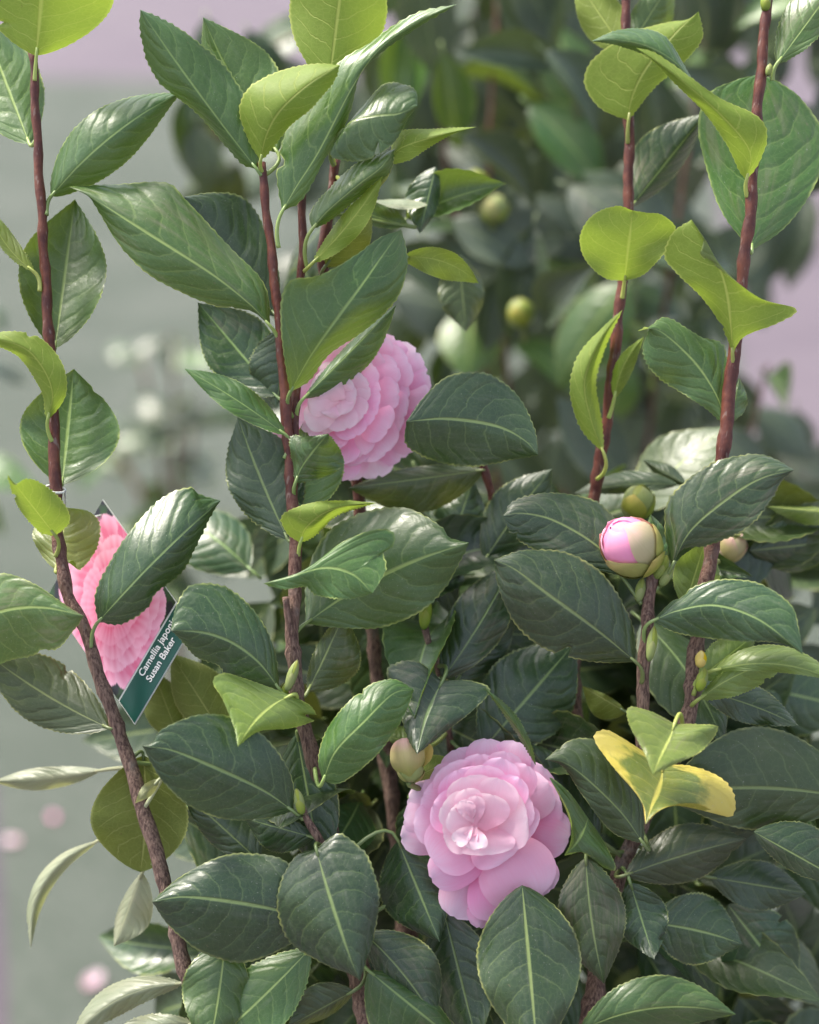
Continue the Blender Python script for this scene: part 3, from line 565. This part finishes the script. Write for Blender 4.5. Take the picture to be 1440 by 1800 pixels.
def put_leaf(parent, p, dirv, nrm, size, kind):
    y = dirv.normalized(); z = (nrm - y * nrm.dot(y)).normalized(); x = y.cross(z)
    o = bpy.data.objects.new('leaf', random.choice(GEN[kind])); COL.objects.link(o); o.parent = parent
    mt = Matrix((x, y, z)).transposed().to_4x4()
    o.location = p - wloc(parent); o.rotation_euler = mt.to_euler(); o.scale = (size * random.uniform(.85, 1.15), size, size)
    return o
def rnd_unit(): 
    return Vector((random.gauss(0, 1), random.gauss(0, 1), random.gauss(0, 1))).normalized()
# inner leaves of the main shrub, hung on its stems
inner = []
cand = [(s, r) for s, r in STEMPTS]
blobs = [(620, 1000, 190, 160, 6, 11, 9), (960, 1080, 260, 240, 7, 14, 26), (1250, 1100, 200, 240, 6, 12, 18), (760, 1450, 330, 260, 6, 13, 26), (1200, 1560, 250, 240, 6, 13, 26), (480, 1640, 160, 160, 5, 11, 10), (900, 1800, 500, 120, 4, 12, 24), (700, 870, 130, 60, 6, 9, 4), (350, 1330, 60, 100, 6, 9, 3), (640, 470, 110, 110, 5, 9, 5)]
for cx_, cy_, rx, ry, z0, z1, cnt in blobs:
    for _ in range(cnt):
        x = cx_ + random.uniform(-1, 1) * rx; y = cy_ + random.uniform(-1, 1) * ry; zz = random.uniform(z0, z1)
        p = at(x, y, zz)
        s = nearest_stem(p)[0]; out = (p - s); out.z *= 0.3
        dv = out.normalized() * 0.6 + rnd_unit() * 0.7 + Vector((0, -.2, -.25))
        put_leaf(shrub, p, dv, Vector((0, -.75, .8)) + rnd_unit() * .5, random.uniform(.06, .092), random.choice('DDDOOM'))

def leaf_mass(parent, name, pts, kind):
    """deep foliage that reads as one dark mass: many leaves joined into one part"""
    V = []; F = []; UV = []; o0 = pts[0][0]
    for p, dv, nr, size in pts:
        y = dv.normalized(); z = (nr - y * nr.dot(y)).normalized(); x = y.cross(z); b0 = len(V)
        n, m = 8, 2
        for i in range(n + 1):
            t = i / n; wd = .22 * halfw(t, .45, .75, 1.05)
            for k in range(-m, m + 1):
                u = k / m; V.append(p + (x * (u * wd) + y * (.1 + .9 * t) + z * (-.16 * t * t + .25 * wd * u * u)) * size); UV.append((.5 + .5 * u, t))
        c = 2 * m + 1
        for i in range(n):
            for k in range(2 * m): q = b0 + i * c + k; F.append((q, q + 1, q + c + 1, q + c))
    o = link(name, mesh_from(name, V, F, MAT[kind], UV, origin=o0), parent, o0 - wloc(parent)); o['kind'] = 'stuff'; return o
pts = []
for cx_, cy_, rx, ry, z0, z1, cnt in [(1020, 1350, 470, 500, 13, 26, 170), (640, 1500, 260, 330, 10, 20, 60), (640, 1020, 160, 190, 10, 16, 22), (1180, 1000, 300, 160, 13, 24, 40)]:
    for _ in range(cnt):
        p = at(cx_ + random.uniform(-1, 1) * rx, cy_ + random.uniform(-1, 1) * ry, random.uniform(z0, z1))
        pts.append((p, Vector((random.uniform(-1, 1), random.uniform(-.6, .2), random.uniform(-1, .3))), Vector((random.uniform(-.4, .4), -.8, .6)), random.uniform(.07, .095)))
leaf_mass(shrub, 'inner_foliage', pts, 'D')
# ------------------------------------------------------------------ flowers
def petal(parent, c, ang, r0, r1, hw, zb, zt, cup, mat='petal', squash=(1, 1), arch=0.0, p=0.66, notch=0.06, bend=0.0, name='petal'):
    """c: flower centre px; ang: screen direction (0 = right, 90 = up); r0, r1 px from the centre; hw half width px"""
    a = R(ang); d = Vector((math.cos(a) * squash[0], -math.sin(a) * squash[1]))
    b = Vector(c) + d * r0; t = Vector(c) + d * r1
    return petal2(parent, b, t, hw, zb, zt, cup, mat, arch, p, notch, bend, name)
def petal2(parent, b, t, hw, zb, zt, cup, mat='petal', arch=0.0, p=0.66, notch=0.025, bend=0.0, name='petal', skew=0.0):
    n, m = 18, 5
    b = Vector(b); t = Vector(t); d = t - b; nn = Vector((d[1], -d[0])).normalized()
    Mp = [b.lerp(t, i / n) + nn * bend * math.sin(math.pi * i / n) for i in range(n + 1)]
    Lp, Rp = [], []
    for i in range(n + 1):
        s = i / n
        w_ = (math.sin(math.pi / 2 * min(1, s / p)) ** 0.85) if s < p else max(0.0, 1 - ((s - p) / (1 - p)) ** 2.6) ** 0.5
        w_ = max(w_, 0.18 if s < 0.3 else 0.0)
        j1, j2 = random.uniform(.995, 1.005), random.uniform(.995, 1.005)
        back = d * (0.0 if s < .8 else (s - .8) / .2 * 0.03)
        Lp.append(Mp[i] + nn * hw * w_ * j1 * (1 + skew) + back * 0); Rp.append(Mp[i] - nn * hw * w_ * j2 * (1 - skew))
    Mp[n] = Mp[n] - d * notch; Mp[n - 1] = Mp[n - 1] - d * notch * .5
    Lp[n] = Mp[n] + nn * hw * .16 + d * notch * .7; Rp[n] = Mp[n] - nn * hw * .16 + d * notch * .6
    zm = (zb + zt) / 2 + arch
    return build(name, MAT[mat], Mp, Lp, Rp, (zb, zm, zt), cup, cup, n, m, 0, False, 0.06, 0.15, parent, None, 0, 0.10)
def calyx(name, c, z, r, parent, mat='budgreen', axis=None):
    o = at(c[0], c[1], z); V = []; F = []; UV = []; rr = r * (FOC + z / 100) / FPX
    ax = (axis or -FWD).normalized(); sx_ = ax.orthogonal().normalized(); sy_ = ax.cross(sx_)
    prof = [(0.05, -1.5), (.18, -1.45), (.22, -1.0), (.5, -.75), (.95, -.35), (1.0, 0), (.8, .25), (.1, .3)]
    for q, h in prof:
        for k in range(12):
            an = 2 * math.pi * k / 12; V.append(o + (sx_ * math.cos(an) + sy_ * math.sin(an)) * q * rr + ax * h * rr); UV.append((k / 12, .3))
    for i in range(len(prof) - 1):
        for k in range(12):
            a_, b_ = i * 12 + k, i * 12 + (k + 1) % 12; F.append((a_, b_, b_ + 12, a_ + 12))
    ob = link(name, mesh_from(name, V, F, MAT[mat], UV, origin=o), parent, o - wloc(parent))
    return ob
# open flower facing the camera
FA = (846, 1442)
fl = calyx('flower', (872, 1478), 1.8, 34, shrub)
fl['label'] = 'fully open pink double flower'
OUTER = [((853, 1400), (857, 1297), 38), ((840, 1410), (800, 1316), 40), ((830, 1415), (752, 1360), 40), ((828, 1425), (716, 1402), 42), ((830, 1440), (708, 1440), 40),
         ((835, 1455), (703, 1474), 36), ((880, 1400), (908, 1302), 36), ((900, 1420), (958, 1348), 42), ((905, 1430), (986, 1404), 46), ((905, 1450), (1002, 1474), 44),
         ((856, 1500), (842, 1633), 26), ((850, 1496), (797, 1614), 44), ((900, 1490), (970, 1566), 38), ((880, 1500), (932, 1600), 44)]
for q, (b_, t_, hw) in enumerate(OUTER):
    petal2(fl, b_, t_, hw, .75 + .05 * (q % 3), .8 + .12 * (q % 2), .22, arch=-.12, p=.62)
petal2(fl, (868, 1496), (870, 1622), 48, .5, .5, .3, arch=-.25)
petal2(fl, (862, 1462), (940, 1584), 70, .25, .15, .4, arch=-.35, p=.6)
petal2(fl, (880, 1480), (756, 1546), 40, .15, .15, .35, arch=-.3)
petal2(fl, (870, 1440), (968, 1378), 44, .35, .5, .3, arch=-.2)
MID = [((845, 1425), (846, 1324), 40), ((838, 1428), (784, 1344), 44), ((832, 1434), (742, 1398), 42), ((832, 1442), (726, 1452), 40), ((870, 1428), (892, 1320), 36), ((880, 1434), (928, 1344), 32)]
for q, (b_, t_, hw) in enumerate(MID): petal2(fl, b_, t_, hw, .3 - .06 * (q % 2), .15, .05, arch=.05, p=.62)
# the cup: petals that stand up round the centre
petal2(fl, (856, 1446), (758, 1512), 54, -.05, -.15, .05, arch=-.12, p=.6)
petal2(fl, (850, 1430), (912, 1496), 74, -.2, -.35, .05, arch=-.12, p=.62)
petal2(fl, (856, 1440), (934, 1404), 44, -.25, -.45, .0, arch=-.1, p=.6)
INNER = [((856, 1440), (886, 1332), 38, 'petal'), ((838, 1438), (804, 1352), 50, 'petal'), ((848, 1436), (852, 1344), 40, 'petal'), ((838, 1446), (760, 1414), 40, 'petal'), ((864, 1444), (914, 1366), 32, 'petal'),
         ((852, 1446), (928, 1432), 54, 'petal_in'), ((852, 1450), (856, 1504), 52, 'petal_in'), ((844, 1454), (778, 1466), 36, 'petal_in'),
         ((842, 1446), (818, 1364), 44, 'petal_in'), ((854, 1450), (880, 1368), 38, 'petal_in'), ((842, 1452), (776, 1416), 36, 'petal_in'),
         ((850, 1460), (866, 1396), 40, 'petal_in'), ((840, 1456), (790, 1426), 28, 'petal_in'), ((838, 1448), (818, 1386), 26, 'petal_in'),
         ((834, 1450), (836, 1398), 18, 'petal_in'), ((832, 1446), (808, 1408), 15, 'petal_in'), ((830, 1440), (820, 1408), 10, 'petal_in')]
for q, (b_, t_, hw, mt) in enumerate(INNER):
    petal2(fl, b_, t_, hw, -.35 - .05 * q, -.55 - .065 * q, -.06, mt, arch=.05, p=.6, bend=random.uniform(-4, 4), skew=random.uniform(-.1, .1))
for k in range(4):                                   # crumpled petaloids low in the cup
    petal2(fl, (838 + random.uniform(-10, 10), 1458 + random.uniform(-6, 6)), (800 + k * 14 + random.uniform(-5, 5), 1496 - abs(k - 4) * 3 + random.uniform(-8, 5)), random.uniform(11, 17), -1.25, -1.4 - random.random() * .3, -.1, 'petal_in', notch=.12)
# flower behind the middle stems, half hidden
fb = calyx('flower', (668, 742), 4.6, 34, shrub)
fb['label'] = 'pink double flower half hidden behind the middle stems'
FB = (628, 706)
for ang, r1, hw, z in [(58, 134, 40, 3.4), (40, 142, 38, 3.5), (22, 138, 38, 3.6), (6, 130, 40, 3.6), (-12, 130, 40, 3.7), (-32, 136, 40, 3.7), (-52, 132, 40, 3.8), (-74, 142, 36, 3.9), (-98, 142, 36, 3.8), (-122, 130, 36, 3.6), (80, 116, 40, 3.3), (105, 110, 40, 3.2), (130, 110, 40, 3.0), (160, 112, 40, 2.9), (190, 116, 40, 2.9), (-150, 120, 40, 3.2)]:
    petal(fb, FB, ang, 18, r1, hw, 3.6, z, .15, arch=-.15)
CB_ = (588, 694)                                     # rows of petals lapping away from the hidden centre
for q, (r1, hw, z, off, step) in enumerate([(146, 36, 2.9, 0, 23), (118, 34, 2.4, 11, 26), (92, 32, 1.9, 2, 31), (66, 29, 1.5, 14, 38), (42, 24, 1.1, 0, 52)]):
    a = -128 + off
    while a < 96:
        petal(fb, CB_, a + random.uniform(-9, 9), max(0, r1 - 84), r1 * random.uniform(.88, 1.06), hw * random.uniform(.85, 1.2), z + .15, z + random.uniform(-.22, .14), random.uniform(-.02, .22), 'petal' if q < 3 else 'petal_in', arch=-.1, squash=(1, 1.02), bend=random.uniform(-5, 5))
        a += step * random.uniform(.85, 1.2)
for (bx, by, tx, ty, hw, zb, zt) in [(600, 716, 536, 742, 26, 1.3, 1.2), (606, 700, 552, 664, 30, .9, .8), (596, 706, 540, 704, 28, 1.0, .9)]:
    petal2(fb, (bx, by), (tx, ty), hw, zb, zt, .15, 'petal_in', arch=-.12)

# ------------------------------------------------------------------ buds
def bud(c, z, axis, rad, length, sepals, parent=None, name='flower_bud', core='petal', label=None, stalk=None, pointed=0.0):
    """c: centre px; axis: world direction to the bud's tip; sepals: (azimuth deg, angular half width, top latitude 0..1, material)"""
    parent = parent or shrub
    o = at(c[0], c[1], z); k = (FOC + z / 100) / FPX; r = rad * k; h = length * k * 0.5
    ax = axis.normalized(); s1 = ax.cross(FWD).normalized(); s2 = ax.cross(s1)
    def pt(la, az, gr):        # la 0 base .. 1 tip
        ph = math.pi * la; q = math.sin(ph) ** 0.8 if la < .5 else math.sin(ph) ** (1.0 + pointed)
        return o + ax * (-math.cos(ph) * h * gr) + (s1 * math.cos(az) + s2 * math.sin(az)) * (r * q * gr)
    V = []; F = []; UV = []
    for i in range(13):
        for j in range(16): V.append(pt(.02 + .96 * i / 12, 2 * math.pi * j / 16, .97 + .02 * math.sin(j * 1.3))); UV.append((j / 16, .4 + .6 * i / 12))
    for i in range(12):
        for j in range(16): a_, b_ = i * 16 + j, i * 16 + (j + 1) % 16; F.append((a_, b_, b_ + 16, a_ + 16))
    if stalk is not None:
        tube([o - ax * h * .95, o - ax * h * 1.25, stalk], [r * .3, r * .22, r * .22], 6, None, V, F, UV)
    ob = link(name, mesh_from(name, V, F, MAT[core], UV, origin=o), parent, o - wloc(parent))
    if label: ob['label'] = label
    for q, (az, hwd, top, mt) in enumerate(sepals):
        V = []; F = []; UV = []; gr = 1.02 + .025 * q
        for i in range(11):
            s = i / 10; la = .03 + (top - .03) * s; wd = hwd * (1 - max(0, (s - .45) / .55) ** 2.2) 
            for j in range(-4, 5):
                V.append(pt(la, R(az + wd * j / 4), gr + .02 * s - .02 * (j / 4) ** 2 )); UV.append((.5 + j / 8, s))
        for i in range(10):
            for j in range(8): a_ = i * 9 + j; F.append((a_, a_ + 1, a_ + 10, a_ + 9))
        so = link('sepal', mesh_from('sepal', V, F, MAT[mt], UV, origin=o), ob, (0, 0, 0))
    return ob
axp = -RT * .75 + UP * .62 - FWD * .35
bud((1106, 957), -.6, axp, 45, 100, [(200, 66, .95, 'bud_pink'), (310, 66, .96, 'bud_pink'), (60, 75, .93, 'bud_pink'), (255, 58, .84, 'bud_pink'), (120, 52, .80, 'petal_peach'), (300, 56, .76, 'petal_peach'), (215, 56, .60, 'petal_peach'), (20, 60, .62, 'sepal'), (160, 62, .50, 'sepal'), (268, 60, .46, 'sepal'), (330, 50, .42, 'sepal'), (90, 50, .36, 'sepal')], core='bud_pink', label='fat pink bud still wrapped in green sepals', stalk=at(1150, 1008, 0))
SEP = [(0, 60, .97, 'budgreen'), (120, 60, .96, 'budgreen'), (240, 60, .95, 'budgreen'), (60, 60, .7, 'sepal'), (180, 60, .68, 'budgreen'), (300, 55, .5, 'sepal'), (20, 50, .4, 'budgreen')]
bud((1122, 882), 5.5, UP + RT * .1 - FWD * .3, 27, 58, SEP, core='budgreen', stalk=at(1128, 930, 5.5))
bud((1288, 960), 6, RT * .5 + UP - FWD * .3, 22, 54, [(a, w_, t_, 'petal_peach') for a, w_, t_, _ in SEP], core='budgreen', stalk=at(1255, 985, 1))
bud((1352, 1006), 9, RT * .5 + UP, 15, 56, SEP, core='budgreen', stalk=at(1320, 1040, 5))
# half open bud above the flower, its sepals spread
ob_ = bud((722, 1352), .2, UP * .9 + RT * .1 - FWD * .2, 24, 46, [(20, 50, .5, 'sepal'), (180, 60, .5, 'sepal')], core='budgreen', label='opened bud with peach and yellow sepals', stalk=at(768, 1400, 2))
petal2(ob_, (722, 1372), (712, 1296), 31, -.2, -.5, .8, 'petal_peach', arch=-.5, p=.5, notch=.02, name='sepal')
petal2(ob_, (735, 1352), (752, 1305), 16, .2, .3, -.5, 'sepal_yellow', p=.55, notch=.0, name='sepal')
A('Mu', (728, 1372), (804, 1340), 24, 14, 6, (.4, .8, 1), .2, .3, pet=None, teeth=.6)
# slim leaf buds
def slim(c, z, axis, rad, length, kind='budgreen'):
    bud(c, z, axis, rad, length, [(0, 80, .96, kind), (180, 80, .9, kind), (90, 70, .55, kind), (270, 70, .4, kind)], name='leaf_bud', core=kind, pointed=.9)
slim((526, 1408), -.8, UP - RT * .25, 9, 46); slim((514, 1186), -.5, UP + RT * .35, 9, 56); slim((506, 1206), -.2, UP * .6 + RT * .5, 7, 34)
slim((1146, 1130), -.6, UP + RT * .15, 9, 62); slim((1232, 1158), -.6, UP + RT * .1, 10, 30, 'sepal_yellow'); slim((1234, 1194), -.2, UP + RT * .3, 10, 42)
slim((748, 1076), 2.6, UP + RT * .1, 11, 58); slim((1163, 996), -.2, UP + RT * .5, 11, 46); slim((1172, 1012), -.3, UP + RT * .6, 9, 40); slim((1126, 1036), 0, UP + RT * .2, 9, 44)
slim((1352, 122), -.4, UP + RT * .2, 6, 22); slim((1346, 4), -.2, UP, 9, 30)

# ------------------------------------------------------------------ plant label hung on the left stem
tagp = at(200, 1066, 2.5)
tag = thing('plant_label', 'printed plant label with a pink flower photo and green text strip hung on left stem', 'plant label', tagp)
CA, CB, CC, CD = (237, 1274, 1.6), (340, 1100, .9), (198, 856, 3.6), (83, 1048, 4.3)   # lower left, lower right, upper right, upper left
qa, qb, qd = at(*CA), at(*CB), at(*CD); ex = (qb - qa); ey = (qd - qa); qc = qa + ex + ey
ez = ex.cross(ey).normalized()
if ez.dot(-FWD) < 0: ez = -ez
WID, HGT = ex.length, ey.length
def card(u, v, h=0.0): return qa + ex * u + ey * v + ez * h
m_white = plain('label_white', (0.72, 0.74, 0.70), 0.35); m_strip = plain('label_green', (0.012, 0.075, 0.055), 0.3)
m_ink = plain('label_lettering', (0.80, 0.80, 0.78), 0.4)
m_print, n_, l_ = newmat('label_photo'); b_ = NB(n_, l_)
at_n = n_.new('ShaderNodeVertexColor'); at_n.layer_name = 'print'
o_ = n_.new('ShaderNodeOutputMaterial'); l_.new(b_.bsdf(at_n.outputs[0], 0.3, 0.5), o_.inputs[0])
def rbox(u0, u1, v0, v1, h0, h1, name, mat):
    V = [card(u, v, h) for h in (h0, h1) for u, v in ((u0, v0), (u1, v0), (u1, v1), (u0, v1))]
    F = [(3, 2, 1, 0), (4, 5, 6, 7), (0, 1, 5, 4), (1, 2, 6, 5), (2, 3, 7, 6), (3, 0, 4, 7)]
    o0 = card((u0 + u1) / 2, (v0 + v1) / 2)
    return link(name, mesh_from(name, V, F, mat, smooth=False, origin=o0), tag, o0 - tagp)
rbox(0, 1, 0, 1, -.0006, 0, 'card', m_white)
rbox(.008, .992, .006, .172, .0001, .0003, 'title_strip', m_strip)
# printed flower picture, coloured per vertex like an ink print
N_ = 110; V = []; F = []; C_ = []
rs = random.Random(5)
pet_list = []
for ring, (rad_, cnt) in enumerate([(.50, 13), (.41, 12), (.32, 11), (.23, 9), (.15, 7), (.08, 5)]):
    for k in range(cnt): pet_list.append((ring, 2 * math.pi * (k + .5 * (ring % 2)) / cnt + rs.uniform(-.1, .1), rad_ * rs.uniform(.92, 1.06), math.pi / cnt * 1.45))
def printcol(u, v):
    x, y = (u - .50) * WID / HGT * 1.06, (v - .56) * 1.10
    r = math.hypot(x, y); th = math.atan2(y, x)
    best = None
    for ring, a, rad_, hwid in pet_list:
        da = abs((th - a + math.pi) % (2 * math.pi) - math.pi) / hwid
        if da < 1:
            lim = rad_ * (1 - .16 * da ** 2.5)
            if r < lim and (best is None or ring >= best[0]):
                edge_ = lim - r; best = (ring, edge_, da)
    if best is None:
        nz = math.sin(u * 23 + 3 * math.sin(v * 17)) * math.sin(v * 29 + 2 * math.sin(u * 13))
        return (.03, .05 + .03 * max(0, nz), .025) if nz > -.2 else (.02, .02, .025)
    ring, e_, da = best; t = min(1, e_ / .10)
    t = min(1, max(0, t + .22 * math.sin(38 * th + 5 * math.sin(9 * r + ring)) * (1 - da)))
    base = [(.78, .40, .55), (.80, .40, .54), (.80, .36, .50), (.78, .30, .44), (.74, .22, .34), (.68, .16, .26)][ring]
    k = .34 + .66 * (1 - t) ** .8
    return (base[0] * (.75 + .25 * k), base[1] * k, base[2] * (.2 + .8 * k))
for j in range(N_ + 1):
    for i in range(N_ + 1):
        u = .003 + .994 * i / N_; v = .184 + .814 * j / N_
        V.append(card(u, v, .0002)); C_.append(printcol(u, v))
for j in range(N_):
    for i in range(N_):
        a0 = j * (N_ + 1) + i; F.append((a0, a0 + 1, a0 + N_ + 2, a0 + N_ + 1))
pme = mesh_from('flower_photo', V, F, m_print, smooth=False, origin=tagp)
ca = pme.color_attributes.new('print', 'FLOAT_COLOR', 'POINT')
ca.data.foreach_set('color', [x for c in C_ for x in (*c, 1)])
link('flower_photo', pme, tag)
def lettering(txt, u, v, size):
    cu = bpy.data.curves.new('lettering', 'FONT'); cu.body = txt; cu.size = 1; cu.offset = .012
    to = bpy.data.objects.new('lettering_source', cu); COL.objects.link(to)
    dg = bpy.context.evaluated_depsgraph_get(); me = bpy.data.meshes.new_from_object(to.evaluated_get(dg))
    bpy.data.objects.remove(to); bpy.data.curves.remove(cu)
    eu, ev = ex.normalized(), ez.cross(ex.normalized())
    if ev.dot(ey) < 0: ev = -ev
    p0 = card(u, v, .0006)
    for vt in me.vertices: vt.co = eu * vt.co.x * size + ev * vt.co.y * size
    me.materials.clear(); me.materials.append(m_ink); me.name = 'lettering'
    link('lettering', me, tag, p0 - tagp)
lettering('Camellia japonica', .33, .114, .0052)
lettering("Susan Baker", .36, .050, .0052)
# white tie: a loop round the stem and down to the card
loop = []
c0 = at(97, 860, 0)
for k in range(15):
    a = 2 * math.pi * k / 14; loop.append(c0 + RT * (.0048 * math.cos(a)) + FWD * (.0052 * math.sin(a)) + UP * (.0016 * math.sin(a) - .001 * math.cos(a)))
Vt, Ft, Ut = tube(loop, [.0007] * 15, 6)
tl = cr([tuple(loop[0]), tuple(at(118, 900, 1.6)), tuple(at(150, 910, 3.4)), tuple(card(.9, .95, .0004))], 12)
tube(tl, [.0005] * 13, 5, None, Vt, Ft, Ut)
link('tie', mesh_from('tie', Vt, Ft, m_white, Ut, origin=tagp), tag)

# ------------------------------------------------------------------ shrubs in the background
def back_shrub(label, rootpx, rz, stems, zr, lsize, spacing, kinds, dens=1.0):
    rp = at(rootpx[0], rootpx[1], rz); rp.z = 0.0
    t = thing('camellia_shrub', label, 'shrub', rp, 'blurred camellia shrubs behind')
    cnt = 0
    for tops in stems:
        pts = [(x, y, z if z is not None else random.uniform(*zr)) for x, y, z in tops]
        stem(pts, 6, 13, True, t, False)
        P = [at(*p) for p in cr(pts, 60)]
        acc = 0; ph = random.uniform(0, 6.28); last = -1
        for i in range(1, 61):
            acc += (P[i] - P[i - 1]).length
            if acc > spacing * random.uniform(.75, 1.25) or i == 1:
                acc = 0; ph += 2.4
                out = Vector((math.cos(ph), math.sin(ph), 0)); ax = (P[i - 1] - P[i]).normalized()
                dv = out + ax * random.uniform(-.2, .6) + Vector((0, 0, random.uniform(-.7, .2)))
                nr = Vector((0, -.5, 1.0)) + ax * .4 - out * .2 + rnd_unit() * .35
                k = random.choice(kinds)
                put_leaf(t, P[i], dv, nr, lsize * random.uniform(.75, 1.15), k); cnt += 1
    return t, cnt
st = []
for tx, ty, bx, by in [(760, -80, 850, 640), (875, -10, 890, 640), (1030, -120, 990, 720), (1240, 60, 1140, 760), (1350, 640, 1260, 950)]:
    z = random.uniform(34, 56)
    st.append([(tx, ty, z), ((tx + bx) / 2 + random.uniform(-25, 25), (ty + by) / 2, z + random.uniform(-3, 3)), (bx, by, z + 1), (bx * .4 + 1000 * .6, 1500, 48)])
t1, c1 = back_shrub('dense blurred camellia shrub filling the background at upper right', (1010, 1900), 48, st, (34, 58), .088, .09, 'DDMMO')
def inside(x, y):
    if y < 340 and x < 560 + 40 * math.sin(y * .02): return False
    if 340 <= y < 470 and x < 600: return False
    if 470 <= y < 620 and x < 830: return False
    if x > 1300 + 20 * math.sin(y * .03) and 410 < y < 690: return False
    if x > 1210 and 60 < y < 340: return random.random() < .6
    return True
def fill_back(z0, z1, step, kinds, size, prob=1.0):
    n = 0; y = -70
    while y < 900:
        x = 540
        while x < 1480:
            px, py = x + random.uniform(-.5, .5) * step, y + random.uniform(-.5, .5) * step
            if inside(px, py) and random.random() < prob:
                an = random.gauss(0, .95)
                dv = Vector((math.sin(an), random.uniform(-.55, .15), -math.cos(an) * random.choice([1, 1, 1, -.5])))
                nr = Vector((random.uniform(-.5, .5), -1.0, random.uniform(.5, 1.5)))
                put_leaf(t1, at(px, py, random.uniform(z0, z1)), dv, nr, size * random.uniform(.75, 1.1), random.choice(kinds)); n += 1
            x += step
        y += step * .85
    return n
c1 += fill_back(30, 44, 116, 'GGGGM', .100, .95)
c1 += fill_back(48, 66, 104, 'GGGGD', .100, 1.0)
pts = []
for _ in range(420):
    px, py = random.uniform(560, 1480), random.uniform(-90, 960)
    if inside(px, py) and not (x_gap := (px > 1250 and py < 720 and random.random() < .6)):
        pts.append((at(px, py, random.uniform(74, 105)), Vector((random.uniform(-.8, .8), random.uniform(-.5, .2), -1)), Vector((random.uniform(-.5, .5), -1, .5)), random.uniform(.08, .10)))
for _ in range(170):                                # unseen upper part of the shrub, added to shade the leaves below
    px, py, zz = random.uniform(600, 1560), random.uniform(-620, -80), random.uniform(36, 95)
    pts.append((at(px, py, zz), Vector((random.uniform(-.8, .8), random.uniform(-.6, .4), -.8)), Vector((random.uniform(-.5, .5), -.7, .8)), random.uniform(.085, .11)))
leaf_mass(t1, 'deep_foliage', pts, 'G')
for px, py in [(345, 200), (372, 300), (395, 170), (420, 270), (440, 130), (385, 250), (330, 150), (430, 40), (360, 20), (470, 70), (735, 520), (810, 580)]:
    put_leaf(t1, at(px, py, random.uniform(48, 60)), Vector((random.uniform(-.5, .5), -.3, -1)), Vector((random.uniform(-.6, .6), -.8, .7)), .07, random.choice('DMO'))
stem([(560, 40, 50), (450, 110, 52), (372, 260, 54)], 6, 8, False, t1, False)
st = [[(250, 640, 150), (285, 800, 150), (300, 1000, 150)], [(345, 700, 146), (330, 850, 148), (310, 1050, 150)], [(190, 760, 155), (250, 880, 152), (300, 1050, 150)], [(300, 590, 140), (310, 760, 144), (310, 1050, 150)]]
t2, c2 = back_shrub('small blurred camellia shrub standing on the turf behind the plant label', (305, 1200), 150, st, (140, 155), .105, .03, 'DDMD')
st = [[(-60, 520, 70), (-90, 700, 72), (-120, 1100, 75)], [(-40, 640, 66), (-90, 820, 70), (-120, 1100, 75)]]
t3, c3 = back_shrub('camellia shrub mostly cut off by the left edge of the photo', (-130, 1500), 75, st, (60, 75), .085, .06, 'DM')
# blurred buds on the big background shrub
for bx, by in ((836, 324), (870, 366), (915, 549)):
    bud((bx, by), 30, UP + RT * random.uniform(-.3, .3) - FWD * .3, 22, 48, SEP, parent=t1, core='budgreen', stalk=at(bx + 6, by + 50, 33))
print('background leaves', c1, c2, c3)
# ------------------------------------------------------------------ fallen petals on the turf
def ground_at(x, y):
    d = FWD + RT * ((x - 720) / FPX) + UP * ((900 - y) / FPX); k = -(CAM_H - .008) / d.z
    return CO + d * k
for (x, y, lab, mt, sz, rz) in [(93, 1437, 'fallen rosy petal on the turf at left', 'petal', .018, .4), (18, 1480, 'fallen white petal on the turf at the left edge', 'petal_in', .026, 1.5), (165, 1725, 'long pale fallen petal on the turf near the bottom left', 'petal_in', .03, -.5)]:
    V = []; F = []; UV = []
    for i in range(9):
        s = i / 8; w_ = .36 * math.sin(math.pi * (.08 + .88 * s)) ** .8
        for k in range(-3, 4): V.append(Vector((k / 3 * w_, s - .5, .25 * (s - .4) ** 2 + .15 * (k / 3) ** 2)) * sz); UV.append((.5 + k / 6, s))
    for i in range(8):
        for k in range(6): a0 = i * 7 + k; F.append((a0, a0 + 1, a0 + 8, a0 + 7))
    o = link('fallen_petal', mesh_from('fallen_petal', V, F, MAT[mt], UV), None, ground_at(x, y)); o.rotation_euler = (0, 0, rz)
    o['label'] = lab; o['category'] = 'petal'; o['group'] = 'fallen petals on the turf'
print('leaves on main shrub', sum(1 for c in shrub.children if c.name.startswith('leaf')))
